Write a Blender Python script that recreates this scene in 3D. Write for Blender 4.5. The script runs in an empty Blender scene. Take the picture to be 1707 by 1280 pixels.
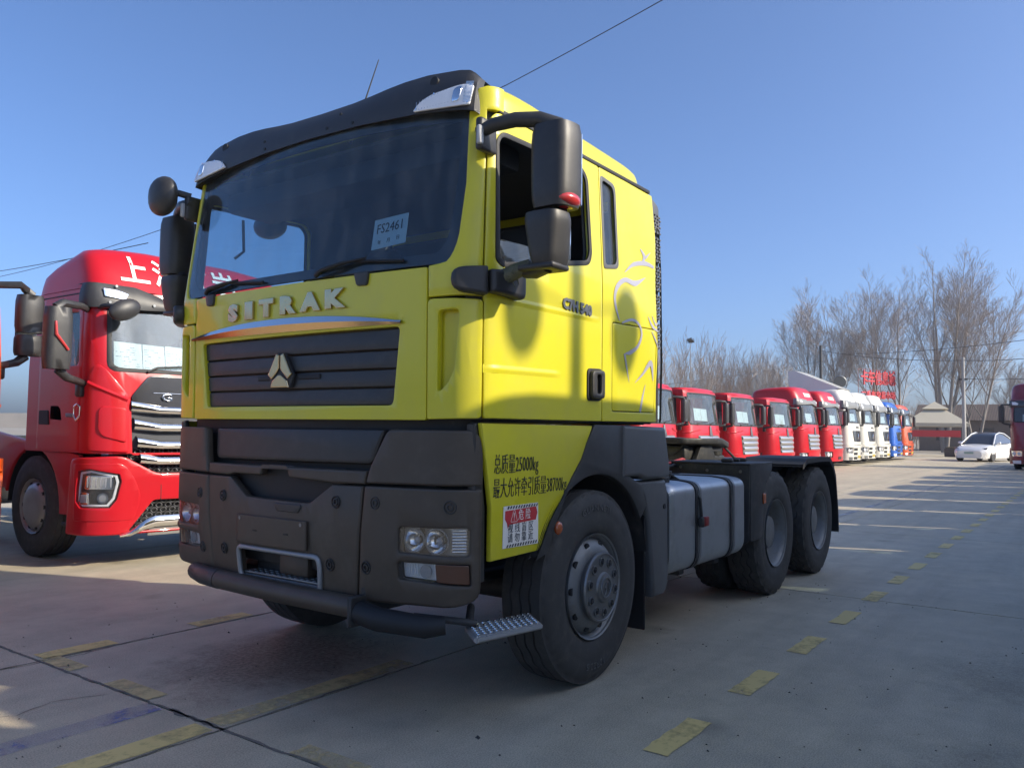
import bpy, bmesh, math, random
from mathutils import Vector as V, Matrix, noise
from math import pi, sin, cos, radians
random.seed(7)
C = bpy.context.scene.collection
SC = bpy.context.scene

# ---------------- camera, sky, sun, exposure ----------------
cam = bpy.data.cameras.new('camera'); camo = bpy.data.objects.new('camera', cam); C.objects.link(camo)
yaw, pitch, roll = radians(215.738), radians(3.2485), radians(0.7627)
fwd = V((cos(yaw)*cos(pitch), sin(yaw)*cos(pitch), sin(pitch)))
r0 = V((sin(yaw), -cos(yaw), 0)); u0 = r0.cross(fwd)
rr_ = r0*cos(roll)+u0*sin(roll); uu_ = u0*cos(roll)-r0*sin(roll)
camo.matrix_world = Matrix(((rr_.x, uu_.x, -fwd.x, 4.083), (rr_.y, uu_.y, -fwd.y, 3.5505), (rr_.z, uu_.z, -fwd.z, 1.4158), (0, 0, 0, 1)))
cam.sensor_width = 36; cam.lens = 36*1356.45/1707
cam.clip_start = .05; cam.clip_end = 3000
SC.camera = camo
SUN_EL = radians(30)
SUN_DIR = V((.37, -1, 0)).normalized()            # ground direction in which the light travels
world = bpy.data.worlds.new('World'); SC.world = world; world.use_nodes = True
wn = world.node_tree
sky = wn.nodes.new('ShaderNodeTexSky'); sky.sky_type = 'NISHITA'; sky.sun_disc = False
sky.sun_elevation = SUN_EL
sky.sun_rotation = math.atan2(-SUN_DIR.x, -SUN_DIR.y)
sky.altitude = 50; sky.air_density = .7; sky.dust_density = 3.0; sky.ozone_density = 5.0
bg = wn.nodes['Background']; tint = wn.nodes.new('ShaderNodeMix'); tint.data_type = 'RGBA'; tint.blend_type = 'MULTIPLY'; tint.inputs['Factor'].default_value = 1
tint.inputs['B'].default_value = (.87, .955, 1.05, 1)      # white balance of the hazy winter sky
wn.links.new(sky.outputs[0], tint.inputs['A']); wn.links.new(tint.outputs['Result'], bg.inputs[0]); bg.inputs[1].default_value = .107
sun = bpy.data.lights.new('sun', 'SUN'); sun.energy = 2.75; sun.angle = radians(.53); sun.color = (1, .88, .69)
suno = bpy.data.objects.new('sun', sun); C.objects.link(suno)
L = V((SUN_DIR.x*cos(SUN_EL), SUN_DIR.y*cos(SUN_EL), -sin(SUN_EL)))
suno.rotation_euler = L.to_track_quat('-Z', 'Y').to_euler(); suno.location = (-20, 50, 40)
SC.view_settings.view_transform = 'Standard'; SC.view_settings.look = 'None'
SC.view_settings.exposure = 1.15; SC.view_settings.gamma = 1; SC.view_settings.use_curve_mapping = False
SC.render.engine = 'CYCLES'
SC.cycles.max_bounces = 8; SC.cycles.transparent_max_bounces = 16
SC.cycles.caustics_reflective = False; SC.cycles.caustics_refractive = False

# ---------------- materials ----------------
MATS = {}
def mat(name, col, rough=.5, metal=0, coat=0, var=.08, scale=3., bump=0, bscale=60., spec=.5, dirt=None, dirt_amt=.0, rvar=.1, obj=False, croug=.05):
    if name in MATS: return MATS[name]
    m = bpy.data.materials.new(name); m.use_nodes = True; n = m.node_tree.nodes; l = m.node_tree.links
    b = n['Principled BSDF']
    b.inputs['Metallic'].default_value = metal; b.inputs['Coat Weight'].default_value = coat; b.inputs['Coat Roughness'].default_value = croug
    b.inputs['Specular IOR Level'].default_value = spec
    tc = n.new('ShaderNodeTexCoord'); geo = n.new('ShaderNodeNewGeometry')
    src = tc.outputs['Object'] if obj else geo.outputs['Position']
    t = n.new('ShaderNodeTexNoise'); t.inputs['Scale'].default_value = scale; t.inputs['Detail'].default_value = 8; t.inputs['Roughness'].default_value = .62
    l.new(src, t.inputs['Vector'])
    mx = n.new('ShaderNodeMix'); mx.data_type = 'RGBA'
    c = V(col)
    mx.inputs['A'].default_value = (*[max(0, x*(1-var)) for x in c], 1); mx.inputs['B'].default_value = (*[min(1, x*(1+var)) for x in c], 1)
    l.new(t.outputs['Fac'], mx.inputs['Factor']); out = mx.outputs['Result']
    if dirt is not None:
        t2 = n.new('ShaderNodeTexNoise'); t2.inputs['Scale'].default_value = scale*2.3; t2.inputs['Detail'].default_value = 10; t2.inputs['Roughness'].default_value = .7
        l.new(src, t2.inputs['Vector'])
        rp = n.new('ShaderNodeValToRGB'); rp.color_ramp.elements[0].position = .5; rp.color_ramp.elements[1].position = .78
        rp.color_ramp.elements[1].color = (dirt_amt, dirt_amt, dirt_amt, 1); l.new(t2.outputs['Fac'], rp.inputs[0])
        m2 = n.new('ShaderNodeMix'); m2.data_type = 'RGBA'; l.new(rp.outputs[0], m2.inputs['Factor']); l.new(out, m2.inputs['A']); m2.inputs['B'].default_value = (*dirt, 1)
        out = m2.outputs['Result']
    l.new(out, b.inputs['Base Color'])
    mr = n.new('ShaderNodeMapRange'); mr.inputs['To Min'].default_value = max(0.01, rough*(1-rvar)-.0); mr.inputs['To Max'].default_value = min(1, rough*(1+rvar)+.02)
    l.new(t.outputs['Fac'], mr.inputs['Value']); l.new(mr.outputs[0], b.inputs['Roughness'])
    if bump:
        t3 = n.new('ShaderNodeTexNoise'); t3.inputs['Scale'].default_value = bscale; t3.inputs['Detail'].default_value = 4; l.new(src, t3.inputs['Vector'])
        bp = n.new('ShaderNodeBump'); bp.inputs['Strength'].default_value = bump; bp.inputs['Distance'].default_value = .004
        l.new(t3.outputs['Fac'], bp.inputs['Height']); l.new(bp.outputs[0], b.inputs['Normal'])
    MATS[name] = m
    return m
def glass(name, tint, film=(.010, .075), rough=.015):
    m = bpy.data.materials.new(name); m.use_nodes = True; n = m.node_tree.nodes; l = m.node_tree.links
    n.remove(n['Principled BSDF']); o = n['Material Output']
    tr = n.new('ShaderNodeBsdfTransparent'); tr.inputs[0].default_value = (*tint, 1)
    gl = n.new('ShaderNodeBsdfGlossy'); gl.inputs['Roughness'].default_value = rough
    # Schlick reflectance that is the same on both faces of the pane
    g0 = n.new('ShaderNodeNewGeometry'); dt = n.new('ShaderNodeVectorMath'); dt.operation = 'DOT_PRODUCT'; l.new(g0.outputs['Incoming'], dt.inputs[0]); l.new(g0.outputs['Normal'], dt.inputs[1])
    ab = n.new('ShaderNodeMath'); ab.operation = 'ABSOLUTE'; l.new(dt.outputs['Value'], ab.inputs[0])
    om = n.new('ShaderNodeMath'); om.operation = 'SUBTRACT'; om.inputs[0].default_value = 1; l.new(ab.outputs[0], om.inputs[1])
    p5 = n.new('ShaderNodeMath'); p5.operation = 'POWER'; l.new(om.outputs[0], p5.inputs[0]); p5.inputs[1].default_value = 5
    fr = n.new('ShaderNodeMath'); fr.operation = 'MULTIPLY_ADD'; l.new(p5.outputs[0], fr.inputs[0]); fr.inputs[1].default_value = .95; fr.inputs[2].default_value = .045
    # a film of dust and rain marks on the pane
    geo = n.new('ShaderNodeNewGeometry'); mp = n.new('ShaderNodeMapping'); mp.inputs['Scale'].default_value = (4.5, 4.5, 1.6)
    l.new(geo.outputs['Position'], mp.inputs['Vector'])
    t = n.new('ShaderNodeTexNoise'); t.inputs['Scale'].default_value = 2.2; t.inputs['Detail'].default_value = 6; l.new(mp.outputs[0], t.inputs['Vector'])
    rp = n.new('ShaderNodeValToRGB'); rp.color_ramp.elements[0].position = .45; rp.color_ramp.elements[1].position = .85
    rp.color_ramp.elements[0].color = (film[0],)*3+(1,); rp.color_ramp.elements[1].color = (film[1],)*3+(1,); l.new(t.outputs['Fac'], rp.inputs[0])
    df = n.new('ShaderNodeBsdfDiffuse'); df.inputs[0].default_value = (.55, .55, .53, 1)
    m1 = n.new('ShaderNodeMixShader'); l.new(fr.outputs[0], m1.inputs[0]); l.new(tr.outputs[0], m1.inputs[1]); l.new(gl.outputs[0], m1.inputs[2])
    m2 = n.new('ShaderNodeMixShader'); l.new(rp.outputs[0], m2.inputs[0]); l.new(m1.outputs[0], m2.inputs[1]); l.new(df.outputs[0], m2.inputs[2])
    l.new(m2.outputs[0], o.inputs['Surface'])
    MATS[name] = m; return m
YEL = mat('yellow_paint', (.635, .575, .022), .34, spec=.4, coat=.45, var=.035, scale=.8, bump=.03, bscale=3, dirt=(.40, .36, .12), dirt_amt=.32, croug=.06)
REDP = mat('red_paint', (.48, .008, .016), .36, spec=.3, coat=.25, var=.06, scale=.8, dirt=(.30, .06, .05), dirt_amt=.18)
WHITEP = mat('white_paint', (.74, .72, .64), .35, coat=.6, var=.03, scale=1.2, dirt=(.5, .46, .38), dirt_amt=.2)
BLUEP = mat('blue_paint', (.012, .11, .50), .33, coat=.7, var=.05)
ORANGEP = mat('orange_paint', (.70, .095, .012), .33, coat=.7, var=.05)
MAROON = mat('maroon_paint', (.20, .006, .022), .33, coat=.7, var=.06)
PLAST = mat('black_plastic', (.032, .031, .031), .44, var=.2, scale=5, bump=.10, bscale=260, dirt=(.08, .074, .065), dirt_amt=.45)
PLASTB = mat('bumper_plastic', (.062, .047, .034), .46, var=.18, scale=3, bump=.12, bscale=300, dirt=(.105, .09, .07), dirt_amt=.55)
GREYP = mat('grey_plastic', (.095, .097, .10), .45, var=.12, scale=4, bump=.05, bscale=200, dirt=(.18, .17, .15), dirt_amt=.3)
DARK = mat('dark_interior', (.02, .022, .026), .75, var=.25, scale=5)
TRIM = mat('cab_trim', (.075, .08, .09), .8, var=.2, scale=6, bump=.1, bscale=150)
SEATM = mat('seat_fabric', (.035, .04, .05), .9, var=.25, scale=10, bump=.2, bscale=300)
RUB = mat('tyre_rubber', (.048, .046, .044), .78, var=.25, scale=6, bump=.15, bscale=120, dirt=(.12, .11, .095), dirt_amt=.55)
RUBS = mat('rubber_seal', (.012, .012, .013), .6, var=.1)
STEEL = mat('dull_steel', (.23, .235, .24), .42, metal=.85, var=.2, scale=6, dirt=(.10, .085, .07), dirt_amt=.6)
TANKM = mat('tank_aluminium', (.42, .44, .46), .40, metal=.9, var=.15, scale=3, bump=.06, bscale=30, dirt=(.26, .26, .26), dirt_amt=.55)
RIMM = mat('wheel_grey', (.20, .205, .205), .5, metal=.35, var=.22, scale=6, dirt=(.16, .12, .085), dirt_amt=.7)
CHROME = mat('chrome', (.78, .77, .75), .10, metal=1, var=.03)
BRASS = mat('brassy_chrome', (.56, .43, .25), .25, metal=1, var=.05)
FRAME = mat('chassis_black', (.03, .03, .031), .6, var=.3, scale=5, bump=.2, bscale=60, dirt=(.11, .10, .085), dirt_amt=.6)
CASTM = mat('greasy_cast_iron', (.045, .045, .042), .45, metal=.5, var=.35, scale=8, bump=.3, bscale=60, dirt=(.14, .13, .11), dirt_amt=.6)
LITGROUND = mat('sunlit_ground_tone', (.42, .40, .34), .6, var=.2, scale=5, dirt=(.2, .18, .14), dirt_amt=.6)  # pale colour stands in for sunlit ground seen through the frame
LAMPW = mat('lamp_white', (.84, .85, .86), .22, var=.08, scale=30, coat=.6)
LAMPC = mat('lamp_reflector', (.82, .82, .82), .13, metal=1, var=.06, scale=30)
AMBER = mat('amber_lens', (.42, .09, .02), .18, var=.12, scale=30, coat=.8)
REDLENS = mat('red_lens', (.48, .035, .03), .22, var=.12, scale=40, coat=.8)
PAPER = mat('paper', (.86, .87, .85), .8, var=.04, scale=12)
INK = mat('ink', (.02, .025, .03), .7, var=.1)
WPRINT = mat('white_print', (.84, .80, .74), .5, var=.04)
SILVER = mat('silver_decal', (.42, .41, .47), .38, metal=.2, var=.12, scale=5)
REDV = mat('red_vinyl', (.55, .04, .045), .5, var=.1, scale=10)
MIRR = mat('mirror_glass', (.75, .77, .8), .03, metal=1, var=.01)
GLASSW = glass('windscreen_glass', (.76, .84, .88))
GLASSD = glass('dusty_glass', (.80, .86, .87), film=(.035, .14))
GLASSC = glass('lamp_glass', (.93, .94, .95))

# ---------------- objects ----------------
def link(name, me, m, parent=None, loc=None):
    o = bpy.data.objects.new(name, me); C.objects.link(o)
    if m is not None and not me.materials: me.materials.append(m)
    if parent is not None: o.parent = parent
    if loc is not None: o.location = loc
    return o
def thing(name, label, cat, loc=(0, 0, 0), rz=0, group=None):
    o = bpy.data.objects.new(name, None); C.objects.link(o); o.location = loc; o.rotation_euler = (0, 0, rz)
    o.empty_display_size = .2
    return tag(o, label, cat, group)
def tag(o, label, cat, group=None):
    o['label'] = label; o['category'] = cat
    if group: o['group'] = group
    return o
def struct(o): o['kind'] = 'structure'; return o
KIDS = {}
def kids(o): return [c for c in bpy.data.objects if c.parent is o]
def copy_tree(o, parent=None):
    c = o.copy(); C.objects.link(c)
    if parent is not None: c.parent = parent
    for ch in list(o.children): copy_tree(ch, c)
    return c

# ---------------- mesh building ----------------
class MB:
    def __init__(s): s.b = bmesh.new()
    def raw(s, vs, fs):
        v = [s.b.verts.new(p) for p in vs]
        for f in fs:
            try: s.b.faces.new([v[i] for i in f])
            except ValueError: pass
        return v
    def box(s, x0, x1, y0, y1, z0, z1, bev=0, seg=1, mtx=None):
        t = bmesh.new()
        bmesh.ops.create_cube(t, size=1)
        for v in t.verts: v.co = V(((x0+x1)/2+v.co.x*(x1-x0), (y0+y1)/2+v.co.y*(y1-y0), (z0+z1)/2+v.co.z*(z1-z0)))
        if bev: bmesh.ops.bevel(t, geom=t.edges[:], offset=bev, segments=seg, profile=.5, affect='EDGES', clamp_overlap=True)
        return s.add(t, mtx)
    def add(s, t, mtx=None, fn=None):
        if mtx is not None: bmesh.ops.transform(t, matrix=mtx, verts=t.verts)
        if fn:
            for v in t.verts: v.co = fn(v.co)
        me = bpy.data.meshes.new('tmp'); t.to_mesh(me); t.free(); s.b.from_mesh(me); bpy.data.meshes.remove(me); return s
    def mesh(s, me, mtx=None, fn=None):
        t = bmesh.new(); t.from_mesh(me); return s.add(t, mtx, fn)
    def cyl(s, p0, p1, r0, r1=None, n=16, cap=True):
        r1 = r0 if r1 is None else r1
        p0 = V(p0); p1 = V(p1); d = (p1-p0).normalized(); a = d.orthogonal().normalized(); b = d.cross(a)
        vs = [p0+(a*cos(2*pi*i/n)+b*sin(2*pi*i/n))*r0 for i in range(n)]+[p1+(a*cos(2*pi*i/n)+b*sin(2*pi*i/n))*r1 for i in range(n)]
        fs = [(i, (i+1) % n, n+(i+1) % n, n+i) for i in range(n)]
        if cap: fs += [tuple(range(n-1, -1, -1)), tuple(range(n, 2*n))]
        s.raw(vs, fs); return s
    def tube(s, pts, r, n=8, cap=True):
        pts = [V(p) for p in pts]; rs = r if isinstance(r, (list, tuple)) else [r]*len(pts)
        vs = []; fs = []; a = None
        for k, p in enumerate(pts):
            d = ((pts[min(k+1, len(pts)-1)]-pts[max(k-1, 0)])).normalized()
            if a is None: a = d.orthogonal().normalized()
            a = (a-d*a.dot(d)); a = a.normalized() if a.length > 1e-6 else d.orthogonal().normalized()
            b = d.cross(a)
            vs += [p+(a*cos(2*pi*i/n)+b*sin(2*pi*i/n))*rs[k] for i in range(n)]
            if k: fs += [((k-1)*n+i, (k-1)*n+(i+1) % n, k*n+(i+1) % n, k*n+i) for i in range(n)]
        if cap: fs += [tuple(range(n-1, -1, -1)), tuple(range((len(pts)-1)*n, len(pts)*n))]
        s.raw(vs, fs); return s
    def lathe(s, prof, n=48, org=(0, 0, 0), mod=None, closed=False):
        # prof: (radius, y); axis along Y through org
        vs = []; m = len(prof)
        for i in range(n):
            a = 2*pi*i/n
            for k, (r, y) in enumerate(prof):
                dr, dy = mod(i, k) if mod else (0, 0)
                vs.append((org[0]+(r+dr)*cos(a), org[1]+y+dy, org[2]+(r+dr)*sin(a)))
        fs = []
        for i in range(n):
            j = (i+1) % n
            for k in range(m if closed else m-1):
                k2 = (k+1) % m
                fs.append((i*m+k, i*m+k2, j*m+k2, j*m+k))
        s.raw(vs, fs); return s
    def grid(s, fn, nu, nv, flip=False):
        vs = [fn(i/nu, j/nv) for i in range(nu+1) for j in range(nv+1)]
        w = nv+1
        fs = [((i*w+j), ((i+1)*w+j), ((i+1)*w+j+1), (i*w+j+1)) for i in range(nu) for j in range(nv)]
        if flip: fs = [f[::-1] for f in fs]
        s.raw(vs, fs); return s
    def prism(s, poly, fn0, fn1):
        n = len(poly); s.raw([fn0(p) for p in poly]+[fn1(p) for p in poly], [tuple(range(n-1, -1, -1)), tuple(range(n, 2*n))]+[(i, (i+1) % n, n+(i+1) % n, n+i) for i in range(n)]); return s
    def done(s, ang=32, recalc=True, dist=1e-5):
        b = s.b
        if dist: bmesh.ops.remove_doubles(b, verts=b.verts, dist=dist)
        if recalc: bmesh.ops.recalc_face_normals(b, faces=b.faces)
        me = bpy.data.meshes.new('m'); b.to_mesh(me); b.free()
        if ang:
            me.shade_smooth(); me.set_sharp_from_angle(angle=radians(ang))
        return me
    def build(s, name, m, parent=None, ang=32, recalc=True, loc=None):
        me = s.done(ang, recalc); me.name = name
        return link(name, me, m, parent, loc)
def rpoly(pts, r=.03, seg=4):
    out = []; n = len(pts)
    for i, p in enumerate(pts):
        p = V((p[0], p[1], 0)); a = V((*pts[i-1][:2], 0)); b = V((*pts[(i+1) % n][:2], 0))
        ri = r[i] if isinstance(r, (list, tuple)) else r
        la, lb = (a-p).length, (b-p).length; d = min(ri, la*.48, lb*.48)
        if d < 1e-4: out.append((p.x, p.y)); continue
        q0 = p+(a-p)/la*d; q1 = p+(b-p)/lb*d
        for k in range(seg+1):
            t = k/seg; q = q0*(1-t)**2+p*2*t*(1-t)+q1*t*t; out.append((q.x, q.y))
    return out
def area(l): return sum(l[i-1][0]*l[i][1]-l[i][0]*l[i-1][1] for i in range(len(l)))/2
def plate(mb, outer, holes=(), t=.02, bev=.004, cu=None, cv=None, fn=None, bres=1):
    c = bpy.data.curves.new('tmp', 'CURVE'); c.dimensions = '2D'; c.fill_mode = 'BOTH'
    c.extrude = max(t/2-bev, 0); c.bevel_depth = bev; c.offset = -bev; c.bevel_resolution = bres
    for k, l in enumerate([outer]+list(holes)):
        l = list(l)
        if (area(l) > 0) != (k == 0): l = l[::-1]
        sp = c.splines.new('POLY'); sp.points.add(len(l)-1)
        sp.points.foreach_set('co', [x for p in l for x in (p[0], p[1], 0, 1)]); sp.use_cyclic_u = True
    o = bpy.data.objects.new('tmp', c); me = bpy.data.meshes.new_from_object(o)
    bpy.data.objects.remove(o); bpy.data.curves.remove(c)
    b = bmesh.new(); b.from_mesh(me); bpy.data.meshes.remove(me)
    us = [p[0] for p in outer]; vs = [p[1] for p in outer]
    for ax, step, vals in ((0, cu, us), (1, cv, vs)):
        if step:
            k = math.ceil(min(vals)/step)
            while k*step < max(vals):
                co = [0, 0, 0]; no = [0, 0, 0]; co[ax] = k*step+1e-5; no[ax] = 1
                bmesh.ops.bisect_plane(b, geom=b.verts[:]+b.edges[:]+b.faces[:], plane_co=co, plane_no=no); k += 1
    mb.add(b, None, fn); return mb
def text_mesh(body, size, ext=.002, bev=0, sx=1., align='CENTER', fat=0):
    c = bpy.data.curves.new('tmp', 'FONT'); c.body = body; c.size = size; c.extrude = ext; c.bevel_depth = bev; c.resolution_u = 2; c.offset = fat
    c.align_x = align; c.align_y = 'CENTER'
    o = bpy.data.objects.new('tmp', c); me = bpy.data.meshes.new_from_object(o)
    bpy.data.objects.remove(o); bpy.data.curves.remove(c)
    if sx != 1:
        for v in me.vertices: v.co.x *= sx
    return me
def lerp(a, b, t): return a+(b-a)*t
def pw(x, pts):
    if x <= pts[0][0]: return pts[0][1]
    for (x0, y0), (x1, y1) in zip(pts, pts[1:]):
        if x <= x1: return lerp(y0, y1, (x-x0)/(x1-x0))
    return pts[-1][1]
def belt(W, xf, fh, xs, ua, curve):
    """cab skin: u runs round the cab from the front centre to the sides, z up, n outward"""
    def f(u, z, n=0.):
        s = 1 if u >= 0 else -1; w = W(z); xc = xf(z)-curve
        def raw(a):
            if a <= fh: return xf(z)-curve*(a/fh)**2, a
            if a <= fh+ua:
                th = (a-fh)/ua*pi/2; return xs+(xc-xs)*cos(th), fh+(w-fh)*sin(th)
            return xs-(a-fh-ua), w
        a = abs(u); p = raw(a); q = raw(a+2e-3); tx, ty = q[0]-p[0], q[1]-p[1]; l = math.hypot(tx, ty)
        return V((p[0]+ty/l*n, s*(p[1]-tx/l*n), z))
    return f
# ================= ground =================
def concrete(name, col, stains=True):
    m = bpy.data.materials.new(name); m.use_nodes = True; n = m.node_tree.nodes; l = m.node_tree.links; b = n['Principled BSDF']
    geo = n.new('ShaderNodeNewGeometry'); P = geo.outputs['Position']
    def noi(sc, det=6, ro=.6, vec=None):
        t = n.new('ShaderNodeTexNoise'); t.inputs['Scale'].default_value = sc; t.inputs['Detail'].default_value = det; t.inputs['Roughness'].default_value = ro
        l.new(vec or P, t.inputs['Vector']); return t.outputs['Fac']
    def ramp(f, a, c, p0=.35, p1=.65):
        r = n.new('ShaderNodeValToRGB'); r.color_ramp.elements[0].position = p0; r.color_ramp.elements[1].position = p1
        r.color_ramp.elements[0].color = (*a, 1); r.color_ramp.elements[1].color = (*c, 1); l.new(f, r.inputs[0]); return r.outputs[0]
    def mix(f, a, c, bt='MIX'):
        x = n.new('ShaderNodeMix'); x.data_type = 'RGBA'; x.blend_type = bt
        for k, v in (('Factor', f), ('A', a), ('B', c)):
            if isinstance(v, (int, float)): x.inputs[k].default_value = v
            elif isinstance(v, tuple): x.inputs[k].default_value = (*v, 1)
            else: l.new(v, x.inputs[k])
        return x.outputs['Result']
    def math_(op, a, c=0., clamp=False):
        x = n.new('ShaderNodeMath'); x.operation = op; x.use_clamp = clamp
        for k, v in ((0, a), (1, c)):
            if isinstance(v, (int, float)): x.inputs[k].default_value = v
            else: l.new(v, x.inputs[k])
        return x.outputs[0]
    c = V(col)
    base = ramp(noi(.35, 8, .65), tuple(c*.70), tuple(c*1.16))
    base = mix(.55, base, ramp(noi(3.2, 10, .7), tuple(c*.62), tuple(c*1.24)))
    # tyre scuffs stretched along the lane
    mp = n.new('ShaderNodeMapping'); mp.inputs['Scale'].default_value = (.12, 2.3, 1); l.new(P, mp.inputs['Vector'])
    base = mix(ramp(noi(1.3, 7, .6, mp.outputs[0]), (0, 0, 0), (.45, .45, .45), .46, .70), base, tuple(c*.45))
    # fine sand and aggregate
    base = mix(.38, base, ramp(noi(140, 2, .5), (.42*.35,)*3, tuple(c*1.45)))
    # oil drips
    vo = n.new('ShaderNodeTexVoronoi'); vo.inputs['Scale'].default_value = 1.1; vo.inputs['Randomness'].default_value = 1
    va = n.new('ShaderNodeVectorMath'); va.operation = 'ADD'; t0 = n.new('ShaderNodeTexNoise'); t0.inputs['Scale'].default_value = 6; l.new(P, t0.inputs['Vector'])
    vs_ = n.new('ShaderNodeVectorMath'); vs_.operation = 'SCALE'; vs_.inputs['Scale'].default_value = .16; l.new(t0.outputs['Color'], vs_.inputs[0])
    l.new(P, va.inputs[0]); l.new(vs_.outputs[0], va.inputs[1]); l.new(va.outputs[0], vo.inputs['Vector'])
    base = mix(ramp(vo.outputs['Distance'], (.5, .5, .5), (0, 0, 0), .04, .17), base, tuple(c*.25))
    rough = .72; hgt = noi(90, 4, .6)
    if stains:
        # rough worn patch in front of the lorry, and one further out in the lane
        for (cx, cy, sx, sy, am) in ((.75, -.55, .95, .70, .85), (-1.6, 3.1, .7, .5, .45), (.3, 3.3, .8, .6, .45)):
            sub = n.new('ShaderNodeVectorMath'); sub.operation = 'SUBTRACT'; l.new(va.outputs[0], sub.inputs[0]); sub.inputs[1].default_value = (cx+.08, cy+.08, .08)
            mu = n.new('ShaderNodeVectorMath'); mu.operation = 'MULTIPLY'; l.new(sub.outputs[0], mu.inputs[0]); mu.inputs[1].default_value = (1/sx, 1/sy, 0)
            ln = n.new('ShaderNodeVectorMath'); ln.operation = 'LENGTH'; l.new(mu.outputs[0], ln.inputs[0])
            d = math_('ADD', ln.outputs['Value'], math_('MULTIPLY', math_('SUBTRACT', noi(5, 8, .75), .5), 1.6))
            f = math_('MULTIPLY', ramp(d, (1, 1, 1), (0, 0, 0), .45, 1.05), ramp(noi(38, 4, .7), (.35, .35, .35), (1, 1, 1), .38, .62))
            base = mix(math_('MULTIPLY', f, am), base, tuple(c*.22))
    l.new(base, b.inputs['Base Color'])
    mr = n.new('ShaderNodeMapRange'); l.new(noi(1.2, 6, .6), mr.inputs['Value']); mr.inputs['To Min'].default_value = .42; mr.inputs['To Max'].default_value = .8
    l.new(mr.outputs[0], b.inputs['Roughness']); b.inputs['Specular IOR Level'].default_value = .35
    h2 = n.new('ShaderNodeMath'); h2.operation = 'MULTIPLY_ADD'; l.new(noi(9, 6, .6), h2.inputs[0]); h2.inputs[1].default_value = 1.5; l.new(hgt, h2.inputs[2])
    bp = n.new('ShaderNodeBump'); bp.inputs['Strength'].default_value = .35; bp.inputs['Distance'].default_value = .006; l.new(h2.outputs[0], bp.inputs['Height']); l.new(bp.outputs[0], b.inputs['Normal'])
    MATS[name] = m; return m
CONC = concrete('yard_concrete', (.50, .437, .315))
EARTH = concrete('joint_earth', (.10, .09, .075), False)
g = MB(); S = 900
g.raw([(-S, -S, -.035), (S, -S, -.035), (S, S, -.035), (-S, S, -.035)], [(0, 1, 2, 3)])
ground = struct(g.build('ground', EARTH, None, 0))
g = MB()
for (x0, x1, y0, y1) in ((-S, -66, -S, S), (13, S, -S, S), (-66, 13, -S, -24), (-66, 13, 20, S)):
    g.raw([(x0, y0, -.004), (x1, y0, -.004), (x1, y1, -.004), (x0, y1, -.004)], [(0, 1, 2, 3)])
yard = struct(g.build('yard', mat('yard_dirt', (.27, .24, .19), .85, var=.3, scale=.4), None, 0))
xs_ = [-66.]+[1.70-5.2*k for k in range(12, -3, -1)]+[13.]
xs_ = sorted(set(round(x, 3) for x in xs_ if -66 <= x <= 13))
ys_ = [-24, -20.2, -16.5, -12.8, -9.1, -5.4, -1.62, .19, 3.95, 7.7, 11.6, 15.6, 20]
rnd = random.Random(3)
for i in range(len(xs_)-1):
    for j in range(len(ys_)-1):
        x0, x1, y0, y1 = xs_[i], xs_[i+1], ys_[j], ys_[j+1]
        near = x0 > -8 and -8 < y0 < 5
        N = 26 if near else 4; g_ = .007; dz = 0.0
        loop = []
        for (a, b_) in (((x0, y0), (x1, y0)), ((x1, y0), (x1, y1)), ((x1, y1), (x0, y1)), ((x0, y1), (x0, y0))):
            for k in range(N):
                t = k/N; px, py = lerp(a[0], b_[0], t), lerp(a[1], b_[1], t)
                ix = 1 if px == x0 else -1 if px == x1 else 0; iy = 1 if py == y0 else -1 if py == y1 else 0
                w = g_+(rnd.random()**3*.010 if near else 0)
                loop.append((px+ix*w, py+iy*w))
        n_ = len(loop); b = MB()
        b.raw([(x, y, dz) for x, y in loop]+[(x, y, -.035) for x, y in loop], [tuple(range(n_))]+[(k, n_+k, n_+(k+1) % n_, (k+1) % n_) for k in range(n_)])
        o = b.build('concrete_slab', CONC, ground, 0)
# painted marks, worn thin
def paint(name, col, wear):
    m = bpy.data.materials.new(name); m.use_nodes = True; n = m.node_tree.nodes; l = m.node_tree.links; b = n['Principled BSDF']
    b.inputs['Base Color'].default_value = (*col, 1); b.inputs['Roughness'].default_value = .65
    geo = n.new('ShaderNodeNewGeometry'); out = n['Material Output']
    a = n.new('ShaderNodeTexNoise'); a.inputs['Scale'].default_value = 9; a.inputs['Detail'].default_value = 12; a.inputs['Roughness'].default_value = .75; l.new(geo.outputs['Position'], a.inputs['Vector'])
    c = n.new('ShaderNodeTexNoise'); c.inputs['Scale'].default_value = 1.7; c.inputs['Detail'].default_value = 5; l.new(geo.outputs['Position'], c.inputs['Vector'])
    ad = n.new('ShaderNodeMath'); ad.operation = 'ADD'; l.new(a.outputs['Fac'], ad.inputs[0]); l.new(c.outputs['Fac'], ad.inputs[1])
    r = n.new('ShaderNodeValToRGB'); r.color_ramp.elements[0].position = wear/2-.04+.25; r.color_ramp.elements[1].position = wear/2+.10+.25
    hf = n.new('ShaderNodeMath'); hf.operation = 'MULTIPLY'; hf.inputs[1].default_value = .5; l.new(ad.outputs[0], hf.inputs[0]); l.new(hf.outputs[0], r.inputs[0])
    r.color_ramp.elements[0].color = (.16, .16, .16, 1); r.color_ramp.elements[1].color = (.94, .94, .94, 1)
    tr = n.new('ShaderNodeBsdfTransparent'); ms = n.new('ShaderNodeMixShader'); l.new(r.outputs[0], ms.inputs[0]); l.new(tr.outputs[0], ms.inputs[1]); l.new(b.outputs[0], ms.inputs[2]); l.new(ms.outputs[0], out.inputs['Surface'])
    MATS[name] = m; return m
YMARK = paint('yellow_marking', (.74, .57, .22), .31)
YWORN = paint('worn_yellow_marking', (.66, .52, .24), .42)
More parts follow.
